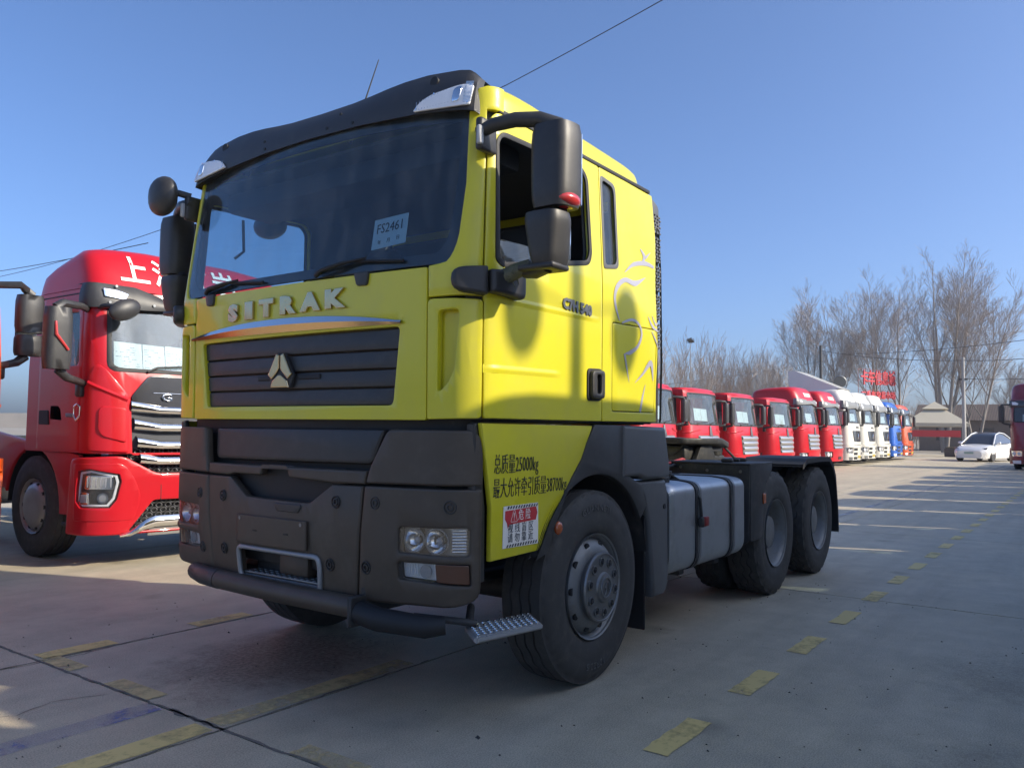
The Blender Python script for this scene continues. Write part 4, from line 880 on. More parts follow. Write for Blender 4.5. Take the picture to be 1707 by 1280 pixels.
for k in range(16):
    b = MB(); x = fx+rr.uniform(-.9, 1.4); y = rr.choice((-.42, .42))+rr.uniform(-.06, .06); b.cyl((x, y, 1.07), (x, y, 1.12+rr.uniform(0, .05)), rr.uniform(.015, .03), n=8); b.build('frame_bolt', CASTM, TRK, 30)
b = MB(); b.tube([V((-4.5, .2, 1.10)), V((-4.42, .22, 1.25)), V((-4.3, .28, 1.20)), V((-4.22, .34, 1.28)), V((-4.35, .40, 1.16)), V((-4.6, .44, 1.10))], .014, 7); b.build('coupling_hose', RUBS, TRK, 50)
b = MB(); b.box(-4.05, -3.6, .10, .42, 1.10, 1.19, .02, 2); b.box(-4.7, -4.2, .1, .4, 1.08, 1.15, .015); b.cyl((-3.9, .35, 1.19), (-3.9, .35, 1.23), .08, n=16); b.build('brake_valve', CASTM, TRK, 40)
# fuel tank
prof = rpoly([(.66, .455), (1.245, .455), (1.245, 1.055), (1.10, 1.075), (.66, 1.075)], [.06, .13, .10, .05, .06], 7)
def tank(x0, x1): 
    b = MB(); n = len(prof); secs = [(x0, .93), (x0-.02, .985), (x0-.05, 1), (x1+.05, 1), (x1+.02, .985), (x1, .93)]
    vs = []; fs = []
    for k, (x, s) in enumerate(secs):
        vs += [(x, .95+(y-.95)*s, .765+(z-.765)*s) for y, z in prof]
        if k: fs += [((k-1)*n+i, (k-1)*n+(i+1) % n, k*n+(i+1) % n, k*n+i) for i in range(n)]
    fs += [tuple(range(n)), tuple(range((len(secs)-1)*n, len(secs)*n))]; b.raw(vs, fs); return b
ft = tank(-.96, -2.345).build('fuel_tank', TANKM, TRK, 40)
for x in (-1.36, -1.42, -2.02, -2.08):
    b = MB(); o1 = [(.955+(y-.955)*1.022, .765+(z-.765)*1.022) for y, z in prof]; o0 = [(.955+(y-.955)*1.0, .765+(z-.765)*1.0) for y, z in prof]
    n = len(prof); xs = (x-.018, x+.018)
    vs = [(xx, y, z) for xx in xs for y, z in o0]+[(xx, y, z) for xx in xs for y, z in o1]
    fs = [(2*n+i, 2*n+(i+1) % n, 3*n+(i+1) % n, 3*n+i) for i in range(n)]+[(i, (i+1) % n, 2*n+(i+1) % n, 2*n+i) for i in range(n)]+[(n+i, n+(i+1) % n, 3*n+(i+1) % n, 3*n+i) for i in range(n)]
    b.raw(vs, fs); b.build('tank_strap', RUBS if x in (-1.36, -2.02) else STEEL, ft, 40)
for x, y in ((-1.14, 1.06), (-1.42, .97)):
    b = MB(); b.cyl((x, y, 1.06), (x, y, 1.105), .075, n=20); b.cyl((x, y, 1.105), (x, y, 1.135), .06, .055, 20); b.box(x-.05, x+.05, y-.012, y+.012, 1.13, 1.15, .004); b.build('filler_cap', FRAME, ft, 40)
b = MB(); b.cyl((-1.06, .70, 1.05), (-1.06, .70, 1.21), .10, n=20); b.cyl((-1.06, .70, 1.18), (-1.06, .70, 1.22), .115, n=20); b.build('air_filter_cap', RUBS, TRK, 40)
b = MB(); b.box(-1.43, -1.36, 1.255, 1.30, .755, .825, .01); b.build('marker_bracket', FRAME, ft, 40)
b = MB(); b.box(-1.445, -1.375, 1.285, 1.312, .76, .83, .012, 2); b.build('side_marker', mat('dull_red_lens', (.22, .02, .018), .4, var=.2), ft, 40)
b = MB(); b.tube([V((-1.40, 1.0, 1.12)), V((-1.40, 1.14, 1.05)), V((-1.39, 1.262, .95)), V((-1.40, 1.268, .82))], .011, 6); b.build('marker_cable', RUBS, ft, 50)
for k, (y, z) in enumerate(((.58, 1.10), (.54, 1.115), (.50, 1.09))):
    b = MB(); b.tube([V((-.95, y, 1.25-.03*k)), V((-1.25, y+.02, z+.04)), V((-1.8, y-.01, z)), V((-2.4, y, z+.03)), V((-2.9, y-.08, z+.06)), V((-3.2, y-.16, z+.02))], .013, 6); b.build('air_line', [RUBS, mat('red_hose', (.30, .03, .025), .5), mat('yellow_hose', (.45, .33, .04), .5)][k], TRK, 50)
for x in (-1.39, -2.05):
    b = MB(); b.box(x-.05, x+.05, .45, 1.12, .405, .450, .008); b.box(x-.05, x+.05, .45, .52, .43, 1.0, .008); b.build('tank_bracket', FRAME, TRK, 40)
# rear mudguards
for sg in (1, -1):
    T = lambda x, y, z, sg=sg: V((x, sg*y, z))
    b = MB(); plate(b, rpoly([(.80, .50), (1.16, .495), (1.215, .53), (1.225, 1.165), (.80, 1.16), (.50, 1.175), (.50, .95)], [.02, .03, .03, .02, .01, .01, .02]), (), .03, .008, None, None, lambda p, sg=sg: V((-2.52+p[2], sg*p[0], p[1]))); fl = b.build('guard_plate', FRAME, TRK, 40)
    b = MB(); plate(b, rpoly([(-2.52, .53), (-2.80, .53), (-2.83, .72), (-2.86, .98), (-3.06, 1.10), (-3.06, 1.165), (-2.52, 1.165)], [.02, .05, .05, .08, .03, .02, .01]), (), .03, .008, None, None, lambda p, sg=sg: V((p[0], sg*(1.215+p[2]), p[1]))); b.build('guard_side', FRAME, TRK, 40)
    for y_, z_ in ((1.15, .56), (1.15, .84), (1.15, 1.10), (.86, 1.10), (.86, .62), (.62, 1.12)):
        b = MB(); b.cyl((-2.50, sg*y_, z_), (-2.494, sg*y_, z_), .013, n=8); b.build('guard_bolt', STEEL, fl, 30)
    b = MB(); b.box(-3.07, -2.5, sg*1.23-.70*(sg > 0), sg*1.23+.70*(sg < 0), 1.150, 1.170, .006); 
    for k in range(3): b.box(-2.62-.16*k, -2.57-.16*k, sg*1.0-.05, sg*1.0+.05, 1.17, 1.20, .01)
    b.build('guard_top', FRAME, TRK, 40)
    b = MB(); b.box(-2.86, -2.80, sg*1.236-.008, sg*1.236+.008, .82, .91, .006); b.build('reflector', AMBER, TRK, 40)
    b = MB()
    def rg_(u, v, sg=sg, off=0.): 
        pts = [(-3.95, 1.10), (-4.10, 1.155), (-4.5, 1.165), (-4.92, 1.16), (-5.06, 1.08), (-5.16, .95), (-5.24, .60), (-5.26, .36)]
        s = u*(len(pts)-1); i = min(int(s), len(pts)-2); t = s-i; return V((lerp(pts[i][0], pts[i+1][0], t)-off, sg*lerp(.62, 1.235, v), lerp(pts[i][1], pts[i+1][1], t)+off))
    b.grid(rg_, 28, 2); b.grid(lambda u, v: rg_(u, v, off=.02), 28, 2); b.grid(lambda u, v, sg=sg: rg_(u, 1, off=.02*v)+V((0, 0, -.03*(0 if v else 1))), 28, 1); b.build('rear_mudguard', RUBS, TRK, 40)
    for x in (-3.225, -4.6):
        w = make_rear_wheel(TRK); w.location = (x, sg*1.22, .54); w.rotation_euler = (0, rr.uniform(0, 6), 0 if sg > 0 else pi)
    w = make_front_wheel(TRK); w.location = (0, sg*1.22, .54); w.rotation_euler = (0, 0, 0 if sg > 0 else pi)
    b = MB(); bm = bmesh.new(); bmesh.ops.create_uvsphere(bm, u_segments=20, v_segments=12, radius=1)
    for v in bm.verts: v.co = V((.425+v.co.x*.030, sg*(1.232+v.co.y*.020), .905+v.co.z*.036))
    b.add(bm); b.build('side_repeater', AMBER, TRK, 60)
    b = MB(); b.box(-5.40, -5.36, sg*.95-.15, sg*.95+.15, .80, .92, .01); b.build('rear_lamp', REDLENS, TRK, 40)
b = MB(); b.box(-5.36, -5.28, -1.15, 1.15, .78, .94, .01); b.build('rear_beam', FRAME, TRK, 40)
# raised maker's letters on the front left tyre
fwl = [o for o in TRK.children if o.name.startswith('wheel') and abs(o.location.x) < .01 and o.location.y > 0][0]
ty = [o for o in fwl.children if o.name.startswith('tyre')][0]
for body, c0 in (('GUANNETI', 90), ('12R22.5', 270)):
    b = MB(); me = text_mesh(body, .052, .0012, 0, 1.25)
    def tf(p, c0=c0): a = radians(c0)+p[0]/.44; r = .44+p[1]; return V((r*cos(a)*-1 if False else -r*math.sin(a-radians(90))*-1*-1, .0005+p[2], r*math.cos(a-radians(90))))
    b.mesh(me, None, tf); b.build('tyre_lettering', mat('scuffed_rubber', (.10, .098, .094), .75, var=.3), ty, 0)
from mathutils.bvhtree import BVHTree
# ================= the other lorries =================
HEXM = mat('grille_mesh_grey', (.10, .10, .105), .4, metal=.6, var=.1)
BLACKG = mat('gloss_black_panel', (.03, .03, .034), .22, coat=.6, var=.1)
GREYV = mat('visor_grey', (.20, .20, .19), .4, var=.1)
def lorry(name, label, st, group=None, hi=False):
    root = thing(name, label, 'truck', group=group)
    P = st['paint']; Lc = st.get('len', 2.0); zwb = st.get('zwb', 1.96); zwt = st.get('zwt', 2.62); zb = st.get('zb', 1.13); zs = st.get('zs', 2.80); zbt = st.get('zbt', 1.08)
    XF = lambda z: pw(z, [(.3, 0), (.9, .03), (1.5, 0), (zwb, -.03), (zwt, -.16), (zs, -.20), (3.3, -.40)])
    B = belt(lambda z: pw(z, [(2.0, 1.24), (3.3, 1.20)]), XF, .92, -.36, .42, .10)
    S = lambda x: .92+.42+(-.36-x)
    cu, cv = (.06, .25) if hi else (.14, .6)
    def sk(nm, outer, m, holes=(), t=.03, n=0., parent=root, bev=.006, sg=1, ang=38, cu_=None):
        b = MB(); plate(b, outer, holes, t, bev if hi else min(bev, .004), cu_ or cu, cv, on(B, n, sg)); return b.build(nm, m, parent, ang)
    ue = S(-Lc)
    wsp = rpoly([(-1.085, zwb), (1.085, zwb), (1.075, zwt), (-1.075, zwt)], [.10, .10, .08, .08])
    holes = [wsp]
    sw = [(S(-.47), zwb+.05), (S(-1.15), zwb+.05), (S(-1.15), zwt-.06), (S(-.52), zwt-.06)]
    for sg in (1, -1): holes.append(rpoly([(sg*a, z) for a, z in sw], .06))
    if st.get('grille') == 'hex': holes.append(rpoly([(-.885, zb-.01), (.885, zb-.01), (.905, 1.70), (.70, 1.745), (-.70, 1.745), (-.905, 1.70)], .02))
    shell = sk('cab_shell', rpoly([(-ue, zb), (ue, zb), (ue, zs), (-ue, zs)], .02), P, holes)
    b = MB()
    b.box(-Lc, -Lc+.04, -1.2, 1.2, zb, zs); b.box(-Lc, -.2, -1.2, 1.2, zb, zb+.05); b.build('cab_back_and_floor', P, root, 0)
    b = MB(); plate(b, rpoly([(-ue+.05, zb+.05), (ue-.05, zb+.05), (ue-.05, zs), (-ue+.05, zs)], .02), holes[:3], .008, 0, .14, .6, on(B, -.03)); b.box(-Lc+.05, -Lc+.07, -1.18, 1.18, zb, zs); b.box(-Lc, -.3, -1.18, 1.18, zs-.03, zs-.01); b.build('cab_lining', TRIM, root, 0)
    b = MB(); b.box(-.75, -.30, -1.1, 1.1, zb+.3, zwb-.02, .05)
    for y in (.55, -.55): b.box(-1.45, -1.2, y-.25, y+.25, zb+.3, zwb+.50, .06); b.box(-1.5, -.9, y-.25, y+.25, zb+.1, zwb-.2, .05)
    b.build('dash_and_seats', SEATM, root, 40)
    ws2 = rpoly([(-1.06, zwb+.03), (1.06, zwb+.03), (1.05, zwt-.03), (-1.05, zwt-.03)], [.09, .09, .07, .07])
    scr = sk('windscreen', wsp, GLASSD, (), .005, .004, bev=0)
    sk('windscreen_seal', rpoly([(-1.10, zwb-.012), (1.10, zwb-.012), (1.09, zwt+.012), (-1.09, zwt+.012)], [.10, .10, .08, .08]), RUBS, [ws2], .014, .012, scr, .003)
    for sg in (1, -1): sk('side_window', rpoly(sw, .06), GLASSD, (), .005, .0, bev=0, sg=sg)
    for (u0_, u1_) in ((-.75, -.15), (.05, .70)):
        b = MB(); b.tube([B(u0_, zwb-.0, .03), B(u0_+.1, zwb+.05, .035), B(u1_, zwb+.10, .03)], [.013, .012, .008], 6); b.build('wiper', RUBS, scr, 50)
    for (u0_, u1_, z0, z1) in st.get('paper', [(-.55, -.05, zwb+.06, zwb+.33)]):
        sh = sk('notice_sheet', [(u0_, z0), (u1_, z0-.004), (u1_+.004, z1), (u0_+.01, z1+.01)], PAPER, (), .003, -.022, scr, 0)
        if hi:
            b = MB(); rq = random.Random(int(u0_*100))
            for r in range(9):
                x = u0_+.02
                while x < u1_-.05:
                    w = rq.uniform(.012, .05); zz = lerp(z0+.02, z1-.05, r/8)
                    if rq.random() < .55: plate(b, [(x, zz), (x+w, zz), (x+w, zz+.007), (x, zz+.007)], (), .001, 0, None, None, on(B, -.0195))
                    x += w+.02
            pr = b.build('sheet_print', mat('grey_ink', (.3, .31, .32), .8), sh, 0); pr['kind'] = 'stuff'
    # roof
    H = st.get('H', 3.2); b = MB(); N = 44 if not hi else 80; rings = []
    cx = (-Lc+XF(zs))/2; hl = (XF(zs)+Lc)/2
    for (t, ins) in ((0, 0), (.3, .012), (.6, .03), (.8, .065), (.92, .12), (1, .25), (1.02, .6)):
        ins *= st.get('taper', 1)
        z = lerp(zs, H, t); ring = []
        for a in range(N):
            th = 2*pi*(a+.5)/N; c, s = cos(th), sin(th); e = 2/(10. if hi else 7.)
            xx = math.copysign(abs(c)**e, c); yy = math.copysign(abs(s)**e, s)
            x = cx+xx*(hl-ins*.8)-(.10*abs(yy)**3 if xx > .5 else 0)-(XF(zs)-XF(z))*(max(0, xx))
            k = pw(x, [(-Lc, st.get('tail', .55)), (-Lc*.62, 1), (0, 1)]); ring.append((x, yy*(1.235-ins), zs+(z-zs)*k-(.03*abs(yy)**2*(t > .7))))
        rings.append(ring)
    vs = [p for r in rings for p in r]; fs = [(k*N+i, k*N+(i+1) % N, (k+1)*N+(i+1) % N, (k+1)*N+i) for k in range(len(rings)-1) for i in range(N)]+[tuple((len(rings)-1)*N+i for i in range(N))]
    b.raw(vs, fs); roof = b.build('roof', P, root, 45)
    if st.get('visor'):
        vz0, vz1 = zwt-.02, st.get('vtop', zs+.02)
        def vf(i, j):
            u = lerp(-1.42, 1.42, i); a = abs(u); zt_ = vz1-.10*max(0, 1-abs(a-.52)/.30)*(1 if hi else .4)-(.06 if a < .4 else 0); zb_ = vz0-.03*max(0, (a-.8))+.05*max(0, 1-a/.75)
            return B(u, lerp(zb_, zt_, j), .03+.05*sin(pi*(.25+.6*j)))
        b = MB(); b.grid(vf, 56 if hi else 24, 5); b.grid(lambda i, j: vf(i, 0)+V((-.12*j, 0, .02*j)), 56 if hi else 24, 1); b.grid(lambda i, j: vf(i, 1)+V((-.14*j, 0, -.01*j)), 56 if hi else 24, 1)
        vis_ = b.build('sun_visor', st['visor'], root, 45)
        for sg in (1, -1):
            b = MB(); plate(b, [(1.13, vz0+.10), (.95, vz0+.085), (.90, vz0+.15), (1.02, vz1-.06), (1.15, vz1-.055)], (), .016, .004, .06, None, lambda p, sg=sg: B(sg*p[0], p[1], .088+p[2])); b.build('marker_lamp', LAMPC if hi else LAMPW, vis_, 40)
            if hi:
                for u, z in ((1.08, vz0+.045), (1.02, vz1-.02), (.66, vz0+.06), (.50, vz0+.08)):
                    b = MB(); c = B(sg*u, z, .08); b.cyl(c, B(sg*u, z, .094), .014, n=10); b.build('visor_bolt', STEEL, vis_, 30)
    else:
        b = MB(); b.box(-.21, -.17, -.16, .16, zwt-.14, zwt-.02, .03, 2); b.build('visor_badge', RUBS, root, 40)
    # front
    g = st.get('grille')
    if g == 'hex':
        sk('front_cover', rpoly([(-.875, 1.60), (.875, 1.60), (.91, 1.70), (.74, 1.925), (-.74, 1.925), (-.91, 1.70)], [.02, .02, .04, .05, .05, .04]), BLACKG, (), .03, .018)
        sk('cover_line', rpoly([(-.70, 1.742), (.70, 1.742), (.70, 1.752), (-.70, 1.752)], .002), CHROME, (), .008, .036)
        b = MB(); b.mesh(text_mesh('G', .105, .006, .003, 1.5), None, lambda p: B(-.565+p[0], 1.70+p[1], .042+p[2])); b.build('front_badge', CHROME, root, 25)
        sk('grille_backing', [(-.90, .95), (.90, .95), (.90, 1.64), (-.90, 1.64)], RUBS, (), .006, -.10, bev=0)
        b = MB()
        hexes(b, -.90, .90, .95, 1.62, .036, lambda u, z: B(u, z, -.035)); mg = b.build('grille_mesh', HEXM, root, 30); mg['kind'] = 'stuff'
        for k, z in enumerate((1.575, 1.395, 1.215, 1.055)):
            W_ = .905-.03*k
            def bar(i, j, z=z, W_=W_):
                u = lerp(-W_, W_, i); a = abs(u); e = max(0, (a-.62)/.28); zz = z+.052*(j-.5)*2*(1+.35*e)+.035*e
                return B(u, zz, .02+.045*(1-abs(j*2-1)**2)-.015*e-(.03 if j in (0, 1) else 0))
            b = MB(); b.grid(bar, 60, 6); b.build('chrome_bar', CHROME, root, 30)
        for sg in (1, -1):
            sk('corner_panel', rpoly([(.93, zb+.01), (1.255, zb+.03), (1.27, 1.88), (1.18, 2.03), (1.10, 1.965), (.935, 1.72)], [.02, .04, .04, .05, .02, .03]), P, (), .04, .020, bev=.012, sg=sg)
            b = MB(); plate(b, rpoly([(.955, 1.24), (1.12, 1.30), (1.155, 1.36), (1.155, 1.56), (1.13, 1.60), (.955, 1.585)], .025), (), .02, .008, .04, None, on(B, .044, sg), 2); b.build('corner_bulge', P, root, 50)
            b = MB(); b.grid(lambda u, v, sg=sg: B(sg*lerp(.95, 1.25, u), lerp(1.67, 1.83, u)+.05*(v-.5), .041+.016*max(0, 1-abs(2*v-1))), 10, 4); b.build('corner_crease', P, root, 60)
    elif g == 'bars':
        gz = st.get('gz', (.68, 1.36))
        sk('grille_backing', rpoly([(-.67, gz[0]), (.67, gz[0]), (.76, gz[1]), (-.76, gz[1])], .05), mat('grille_grey', (.25, .25, .25), .4, metal=.6), (), .02, .015)
        n_ = 4
        for k in range(n_):
            z = lerp(gz[0]+.07, gz[1]-.08, k/(n_-1)); W_ = lerp(.64, .72, k/(n_-1))
            b = MB(); b.grid(lambda i, j, z=z, W_=W_: B(lerp(-W_, W_, i), z+.055*(2*j-1), .03+.035*(1-abs(2*j-1)**2)), 12, 4); b.build('chrome_bar', mat('satin_chrome', (.62, .62, .61), .28, metal=.8, var=.06), root, 30)
        b = MB(); plate(b, [(-.03, gz[1]+.27), (.03, gz[1]+.27), (.10, gz[1]+.02), (.07, gz[1]-.05), (-.07, gz[1]-.05), (-.10, gz[1]+.02)], (), .03, .006, None, None, on(B, .03)); b.build('emblem', STEEL, root, 25)
        for sg in (1, -1):
            b = MB(); b.grid(lambda u, v, sg=sg: B(sg*lerp(.62, 1.3, u), zwb-.13-.10*u+.05*(v-.5), .016+.012*max(0, 1-abs(2*v-1))), 8, 4); b.build('front_crease', P, root, 60)
    elif g == 'shield':
        sk('grille', rpoly([(-.60, 1.10), (.60, 1.10), (.74, 1.60), (-.74, 1.60)], .06), BLACKG, (), .03, .014)
        b = MB(); plate(b, [(-.03, 1.47), (.03, 1.47), (.11, 1.30), (.08, 1.23), (-.08, 1.23), (-.11, 1.30)], (), .03, .006, None, None, on(B, .035)); b.build('emblem', CHROME, root, 25)
        b = MB(); b.mesh(text_mesh(st.get('name', 'SITRAK'), .13, .004, 0, 1.3), None, lambda p: B(p[0], 1.76+p[1], .022+p[2])); b.build('lettering', STEEL, root, 0)
    for sg in (1, -1):
        sk('door', rpoly([(S(-.40), zb+.02), (S(-1.30), zb+.02), (S(-1.30), zs-.05), (S(-.46), zs-.05), (S(-.40), zwb)], .02), P, [rpoly(sw, .06)], .03, .004, sg=sg)
        sk('door_handle', rpoly([(S(-1.25), zb+.28), (S(-1.02), zb+.28), (S(-1.05), zb+.43), (S(-1.25), zb+.43)], .02), RUBS, (), .02, .018, sg=sg)
    # bumper
    bt, b0 = zbt, st.get('bb', .33)
    hl_ = [(1.055, bt-.48), (1.01, bt-.40), (.985, bt-.22), (1.0, bt-.15), (1.20, bt-.10), (1.30, bt-.12), (1.318, bt-.28), (1.318, bt-.42), (1.27, bt-.48)] if hi else rpoly([(.80, bt-.36), (1.20, bt-.36), (1.24, bt-.10), (.80, bt-.10)], .05)
    lg = [rpoly([(-.90, .36), (.90, .36), (.68, .66), (-.68, .66)], .03)] if hi else []
    bump = rpoly([(-1.50, b0), (1.50, b0), (1.45, bt), (.98, bt+.03), (.66, .93) if hi else (.66, bt), (-.66, .93) if hi else (-.66, bt), (-.98, bt+.03), (-1.45, bt)], [.03, .03, .08, .06, .06, .06, .06, .08])
    bp = sk('bumper', bump, st.get('bumper', P), [[(s_*a, z) for a, z in hl_] for s_ in (1, -1)]+lg, .06, .03, bev=.018)
    sk('bumper_backing', [(-1.40, b0+.02), (1.40, b0+.02), (1.40, bt-.05), (-1.40, bt-.05)], RUBS, (), .01, -.06, bev=0)
    for sg in (1, -1):
        if hi:
            cxh = sum(p[0] for p in hl_)/len(hl_); czh = sum(p[1] for p in hl_)/len(hl_); sc = lambda k: [(cxh+(a-cxh)*k, czh+(z-czh)*k) for a, z in hl_]
            hd = sk('headlight', hl_, RUBS, (), .02, .020, sg=sg, bev=.003)
            sk('light_strip', sc(.93), LAMPW, [sc(.82)], .014, .034, hd, .003, sg)
            for (a0, a1, z0, z1) in ((1.03, 1.25, bt-.30, bt-.165), (1.20, 1.30, bt-.45, bt-.33)):
                b = MB(); plate(b, rpoly([(a0, z0), (a1, z0), (a1-.01, z1), (a0+.01, z1)], .02), (), .02, .004, .05, None, on(B, .032, sg), 2); b.build('reflector_bowl', LAMPC, hd, 40)
                b = MB(); 
                for k in range(6): plate(b, [(lerp(a0+.02, a1-.03, k/5), z0+.02), (lerp(a0+.02, a1-.03, k/5)+.008, z0+.02), (lerp(a0+.02, a1-.03, k/5)+.008, z1-.02), (lerp(a0+.02, a1-.03, k/5), z1-.02)], (), .012, .001, None, None, on(B, .042, sg))
                o = b.build('lamp_ribs', MATS['dark_lens'], hd, 30); o['kind'] = 'stuff'
            c = B(sg*1.105, bt-.385, .01); d = (B(sg*1.105, bt-.385, .06)-c).normalized()
            b = MB(); b.cyl(c, c+d*.024, .055, .05, 20); b.build('fog_ring', STEEL, hd, 40); b = MB(); b.cyl(c, c+d*.03, .036, .034, 20); b.build('fog_lens', MATS['dark_lens'], hd, 40)
            sk('lamp_cover', hl_, GLASSC, (), .004, .045, hd, 0, sg)
            sk('bumper_groove', rpoly([(.86, .47), (1.34, .47), (1.375, 1.03), (.98, 1.04), (.87, .88), (.80, .70)], [.05, .03, .03, .06, .08, .08]), st.get('bumper', P), [[(a, z) for a, z in hl_]], .02, .056, bp, .008, sg)
        else:
            hd = sk('headlight', rpoly([(.81, bt-.35), (1.19, bt-.35), (1.23, bt-.11), (.81, bt-.11)], .05), LAMPC, (), .02, .02, sg=sg)
            for u in (.92, 1.08):
                c = B(sg*u, bt-.23, .025); d = (B(sg*u, bt-.23, .06)-c).normalized(); b = MB(); b.cyl(c, c+d*.02, .08, .07, 14); b.build('reflector_bowl', LAMPW, hd, 40)
            if g == 'shield':
                for k in range(3): sk('bumper_slot', rpoly([(.30, bt-.24-.20*k), (.74, bt-.24-.20*k), (.76, bt-.12-.20*k), (.30, bt-.12-.20*k)], .02), RUBS, (), .012, .058, bp, .003, sg)
                sk('fog_light', rpoly([(.84, bt-.66), (1.10, bt-.66), (1.12, bt-.52), (.84, bt-.52)], .02), LAMPW if st['paint'] is not WHITEP else STEEL, (), .012, .058, bp, .003, sg)
    if hi:
        sk('bumper_seam', [(-.615, .66), (-.608, .66), (-.618, .93), (-.625, .93)], RUBS, (), .006, .058, bp, 0)
        b = MB(); hexes(b, -.92, .92, .36, .66, .036, lambda u, z: B(u, z, .005)); mg = b.build('lower_mesh', HEXM, root, 30); mg['kind'] = 'stuff'
        def lip(i, j):
            u = lerp(-.98, .98, i); a = abs(u); z = pw(a, [(0, .50), (.66, .50), (.74, .47), (.88, .37), (.98, .335)])
            return B(u, z-.11*j*pw(a, [(0, 1), (.7, 1), (.98, .25)]), .066+.030*sin(pi*j))
        b = MB(); b.grid(lip, 60, 5); b.build('chrome_lip', CHROME, bp, 35)
        sk('lower_plate', rpoly([(-.72, .30), (.72, .30), (.70, .385), (-.70, .385)], .02), GREYV, (), .03, .03, bp)
    else:
        sk('number_plate', [(-.24, b0+.08), (.24, b0+.08), (.24, b0+.20), (-.24, b0+.20)], mat('plate_yellow', (.45, .33, .05), .5) if g == 'shield' else RUBS, (), .01, .066, bp, .002)
    # mirrors
    mx, my = st.get('mirror', (-.08, 1.66)); mz0, mz1 = st.get('mz', (zwb-.03, zwb+.55))
    for sg in (1, -1):
        T = lambda x, y, z, sg=sg: V((x, sg*y, z))
        b = MB(); b.tube([T(-.40, 1.22, mz1+.06), T(-.25, 1.36, mz1+.065), T(mx, my-.04, mz1+.05), T(mx, my+.02, mz1)], [.035, .035, .04, .045], 8); arm = b.build('mirror_arm', PLAST, root, 45); b = MB(); b.tube([T(mx, my-.02, mz0), T(mx, my-.10, mz0-.07), T(-.32, 1.30, mz0-.10), T(-.38, 1.235, mz0-.12)], [.045, .04, .035, .035], 8)
        b.build('lower_mirror_arm', PLAST, arm, 45); b = MB(); b.box(-.45, -.34, sg*1.27-.03, sg*1.27+.03, mz0-.24, mz0-.08, .015); b.build('mirror_bracket', PLAST, arm, 45)
        def hs(z0, z1, nm):
            b = MB()
            def f(u, v):
                a = 2*pi*u; c, s = cos(a), sin(a); e = .5; k = 1-.10*abs(2*v-1)**6
                x = math.copysign(abs(c)**e, c); y = math.copysign(abs(s)**e, s); return T(mx+(x*.10 if x > 0 else x*.05)*k, my+y*.125*k*(1-.12*max(0, x)), lerp(z0, z1, v))
            b.grid(f, 28 if hi else 14, 6)
            for v in (0, 1): b.raw([f(i/20, v) for i in range(20)], [tuple(range(20))])
            return b.build(nm, PLAST, arm, 45)
        if st.get('split'): hs(mz0, mz0+.20, 'wide_mirror_housing'); hs(mz0+.225, mz1, 'mirror_housing')
        else: hs(mz0, mz1, 'mirror_housing')
        b = MB(); b.box(mx-.058, mx-.048, sg*my-.10, sg*my+.10, mz0+.04, mz1-.04); b.build('mirror_glass', MIRR, arm, 0)
        if hi: b = MB(); b.tube([T(mx+.098, my+.06, mz1-.14), T(mx+.108, my+.055, mz1-.26), T(mx+.104, my-.06, mz1-.40)], [.012, .016, .014], 8); b.build('mirror_indicator', REDLENS, arm, 50)
    if hi:
        b = MB(); b.tube([V((-.30, -1.16, 2.60)), V((-.15, -1.17, 2.60)), V((-.04, -1.13, 2.585))], .025, 8); ka = b.build('kerb_mirror_arm', PLAST, root, 50)
        b = MB(); bm = bmesh.new(); bmesh.ops.create_uvsphere(bm, u_segments=24, v_segments=12, radius=1)
        for v in bm.verts: v.co = V((.0+v.co.x*.07, -1.06+v.co.y*.16, 2.56+v.co.z*.11+.04*v.co.y))
        b.add(bm); b.build('kerb_mirror_shell', PLAST, ka, 60)
    # steps, arches, wheels, chassis
    wx = st.get('wx', -1.44)
    for sg in (1, -1):
        arc = [(wx+.62*cos(radians(a)), .54+.62*sin(radians(a))) for a in range(0, 181, 12)]
        op = [(-.46, .50), (-.46, zb-.02), (wx-.95, zb+.20 if hi else zb-.02), (wx-1.0, .72), (wx-.63, .70)]+arc[::-1][1:-1]+[(wx+.63, .50)]
        b = MB(); plate(b, op, (), .05, .012, None, None, lambda p, sg=sg: V((p[0], sg*(1.20+p[2]), p[1])), 2); b.build('wheel_arch', P if hi else st.get('arch', FRAME), root, 40)
        b = MB(); b.grid(lambda u, v, sg=sg: V((wx+.60*cos(pi*u), sg*lerp(.7, 1.20, v), .56+.60*sin(pi*u))), 14, 1); b.build('arch_liner', RUBS, root, 40)
        b = MB()
        for z in (.40, .62, .84): b.box(-.80, -.48, sg*1.12-.09, sg*1.12+.09, z-.02, z+.02, .008)
        b.box(-.80, -.48, sg*1.0-.02, sg*1.0+.02, .38, zb, .01); b.build('cab_step', FRAME, root, 40)
        w = make_front_wheel(root, True, TYRE_F if hi else TYRE_LO, m=mat('wheel_silver', (.36, .35, .35), .42, metal=.5, var=.15, dirt=(.2, .16, .13), dirt_amt=.5) if hi else None); w.location = (wx, sg*1.21, .54); w.rotation_euler = (0, 0, 0 if sg > 0 else pi)
        for x in (wx-3.2, wx-4.55):
            w = make_rear_wheel(root, True, TYRE_LO); w.location = (x, sg*1.21, .54); w.rotation_euler = (0, 0, 0 if sg > 0 else pi)
        b = MB(); b.box(wx-2.5, wx-1.1, sg*.95-.28, sg*.95+.28, .48, 1.02, .08, 2); b.build('fuel_tank', TANKM, root, 40)
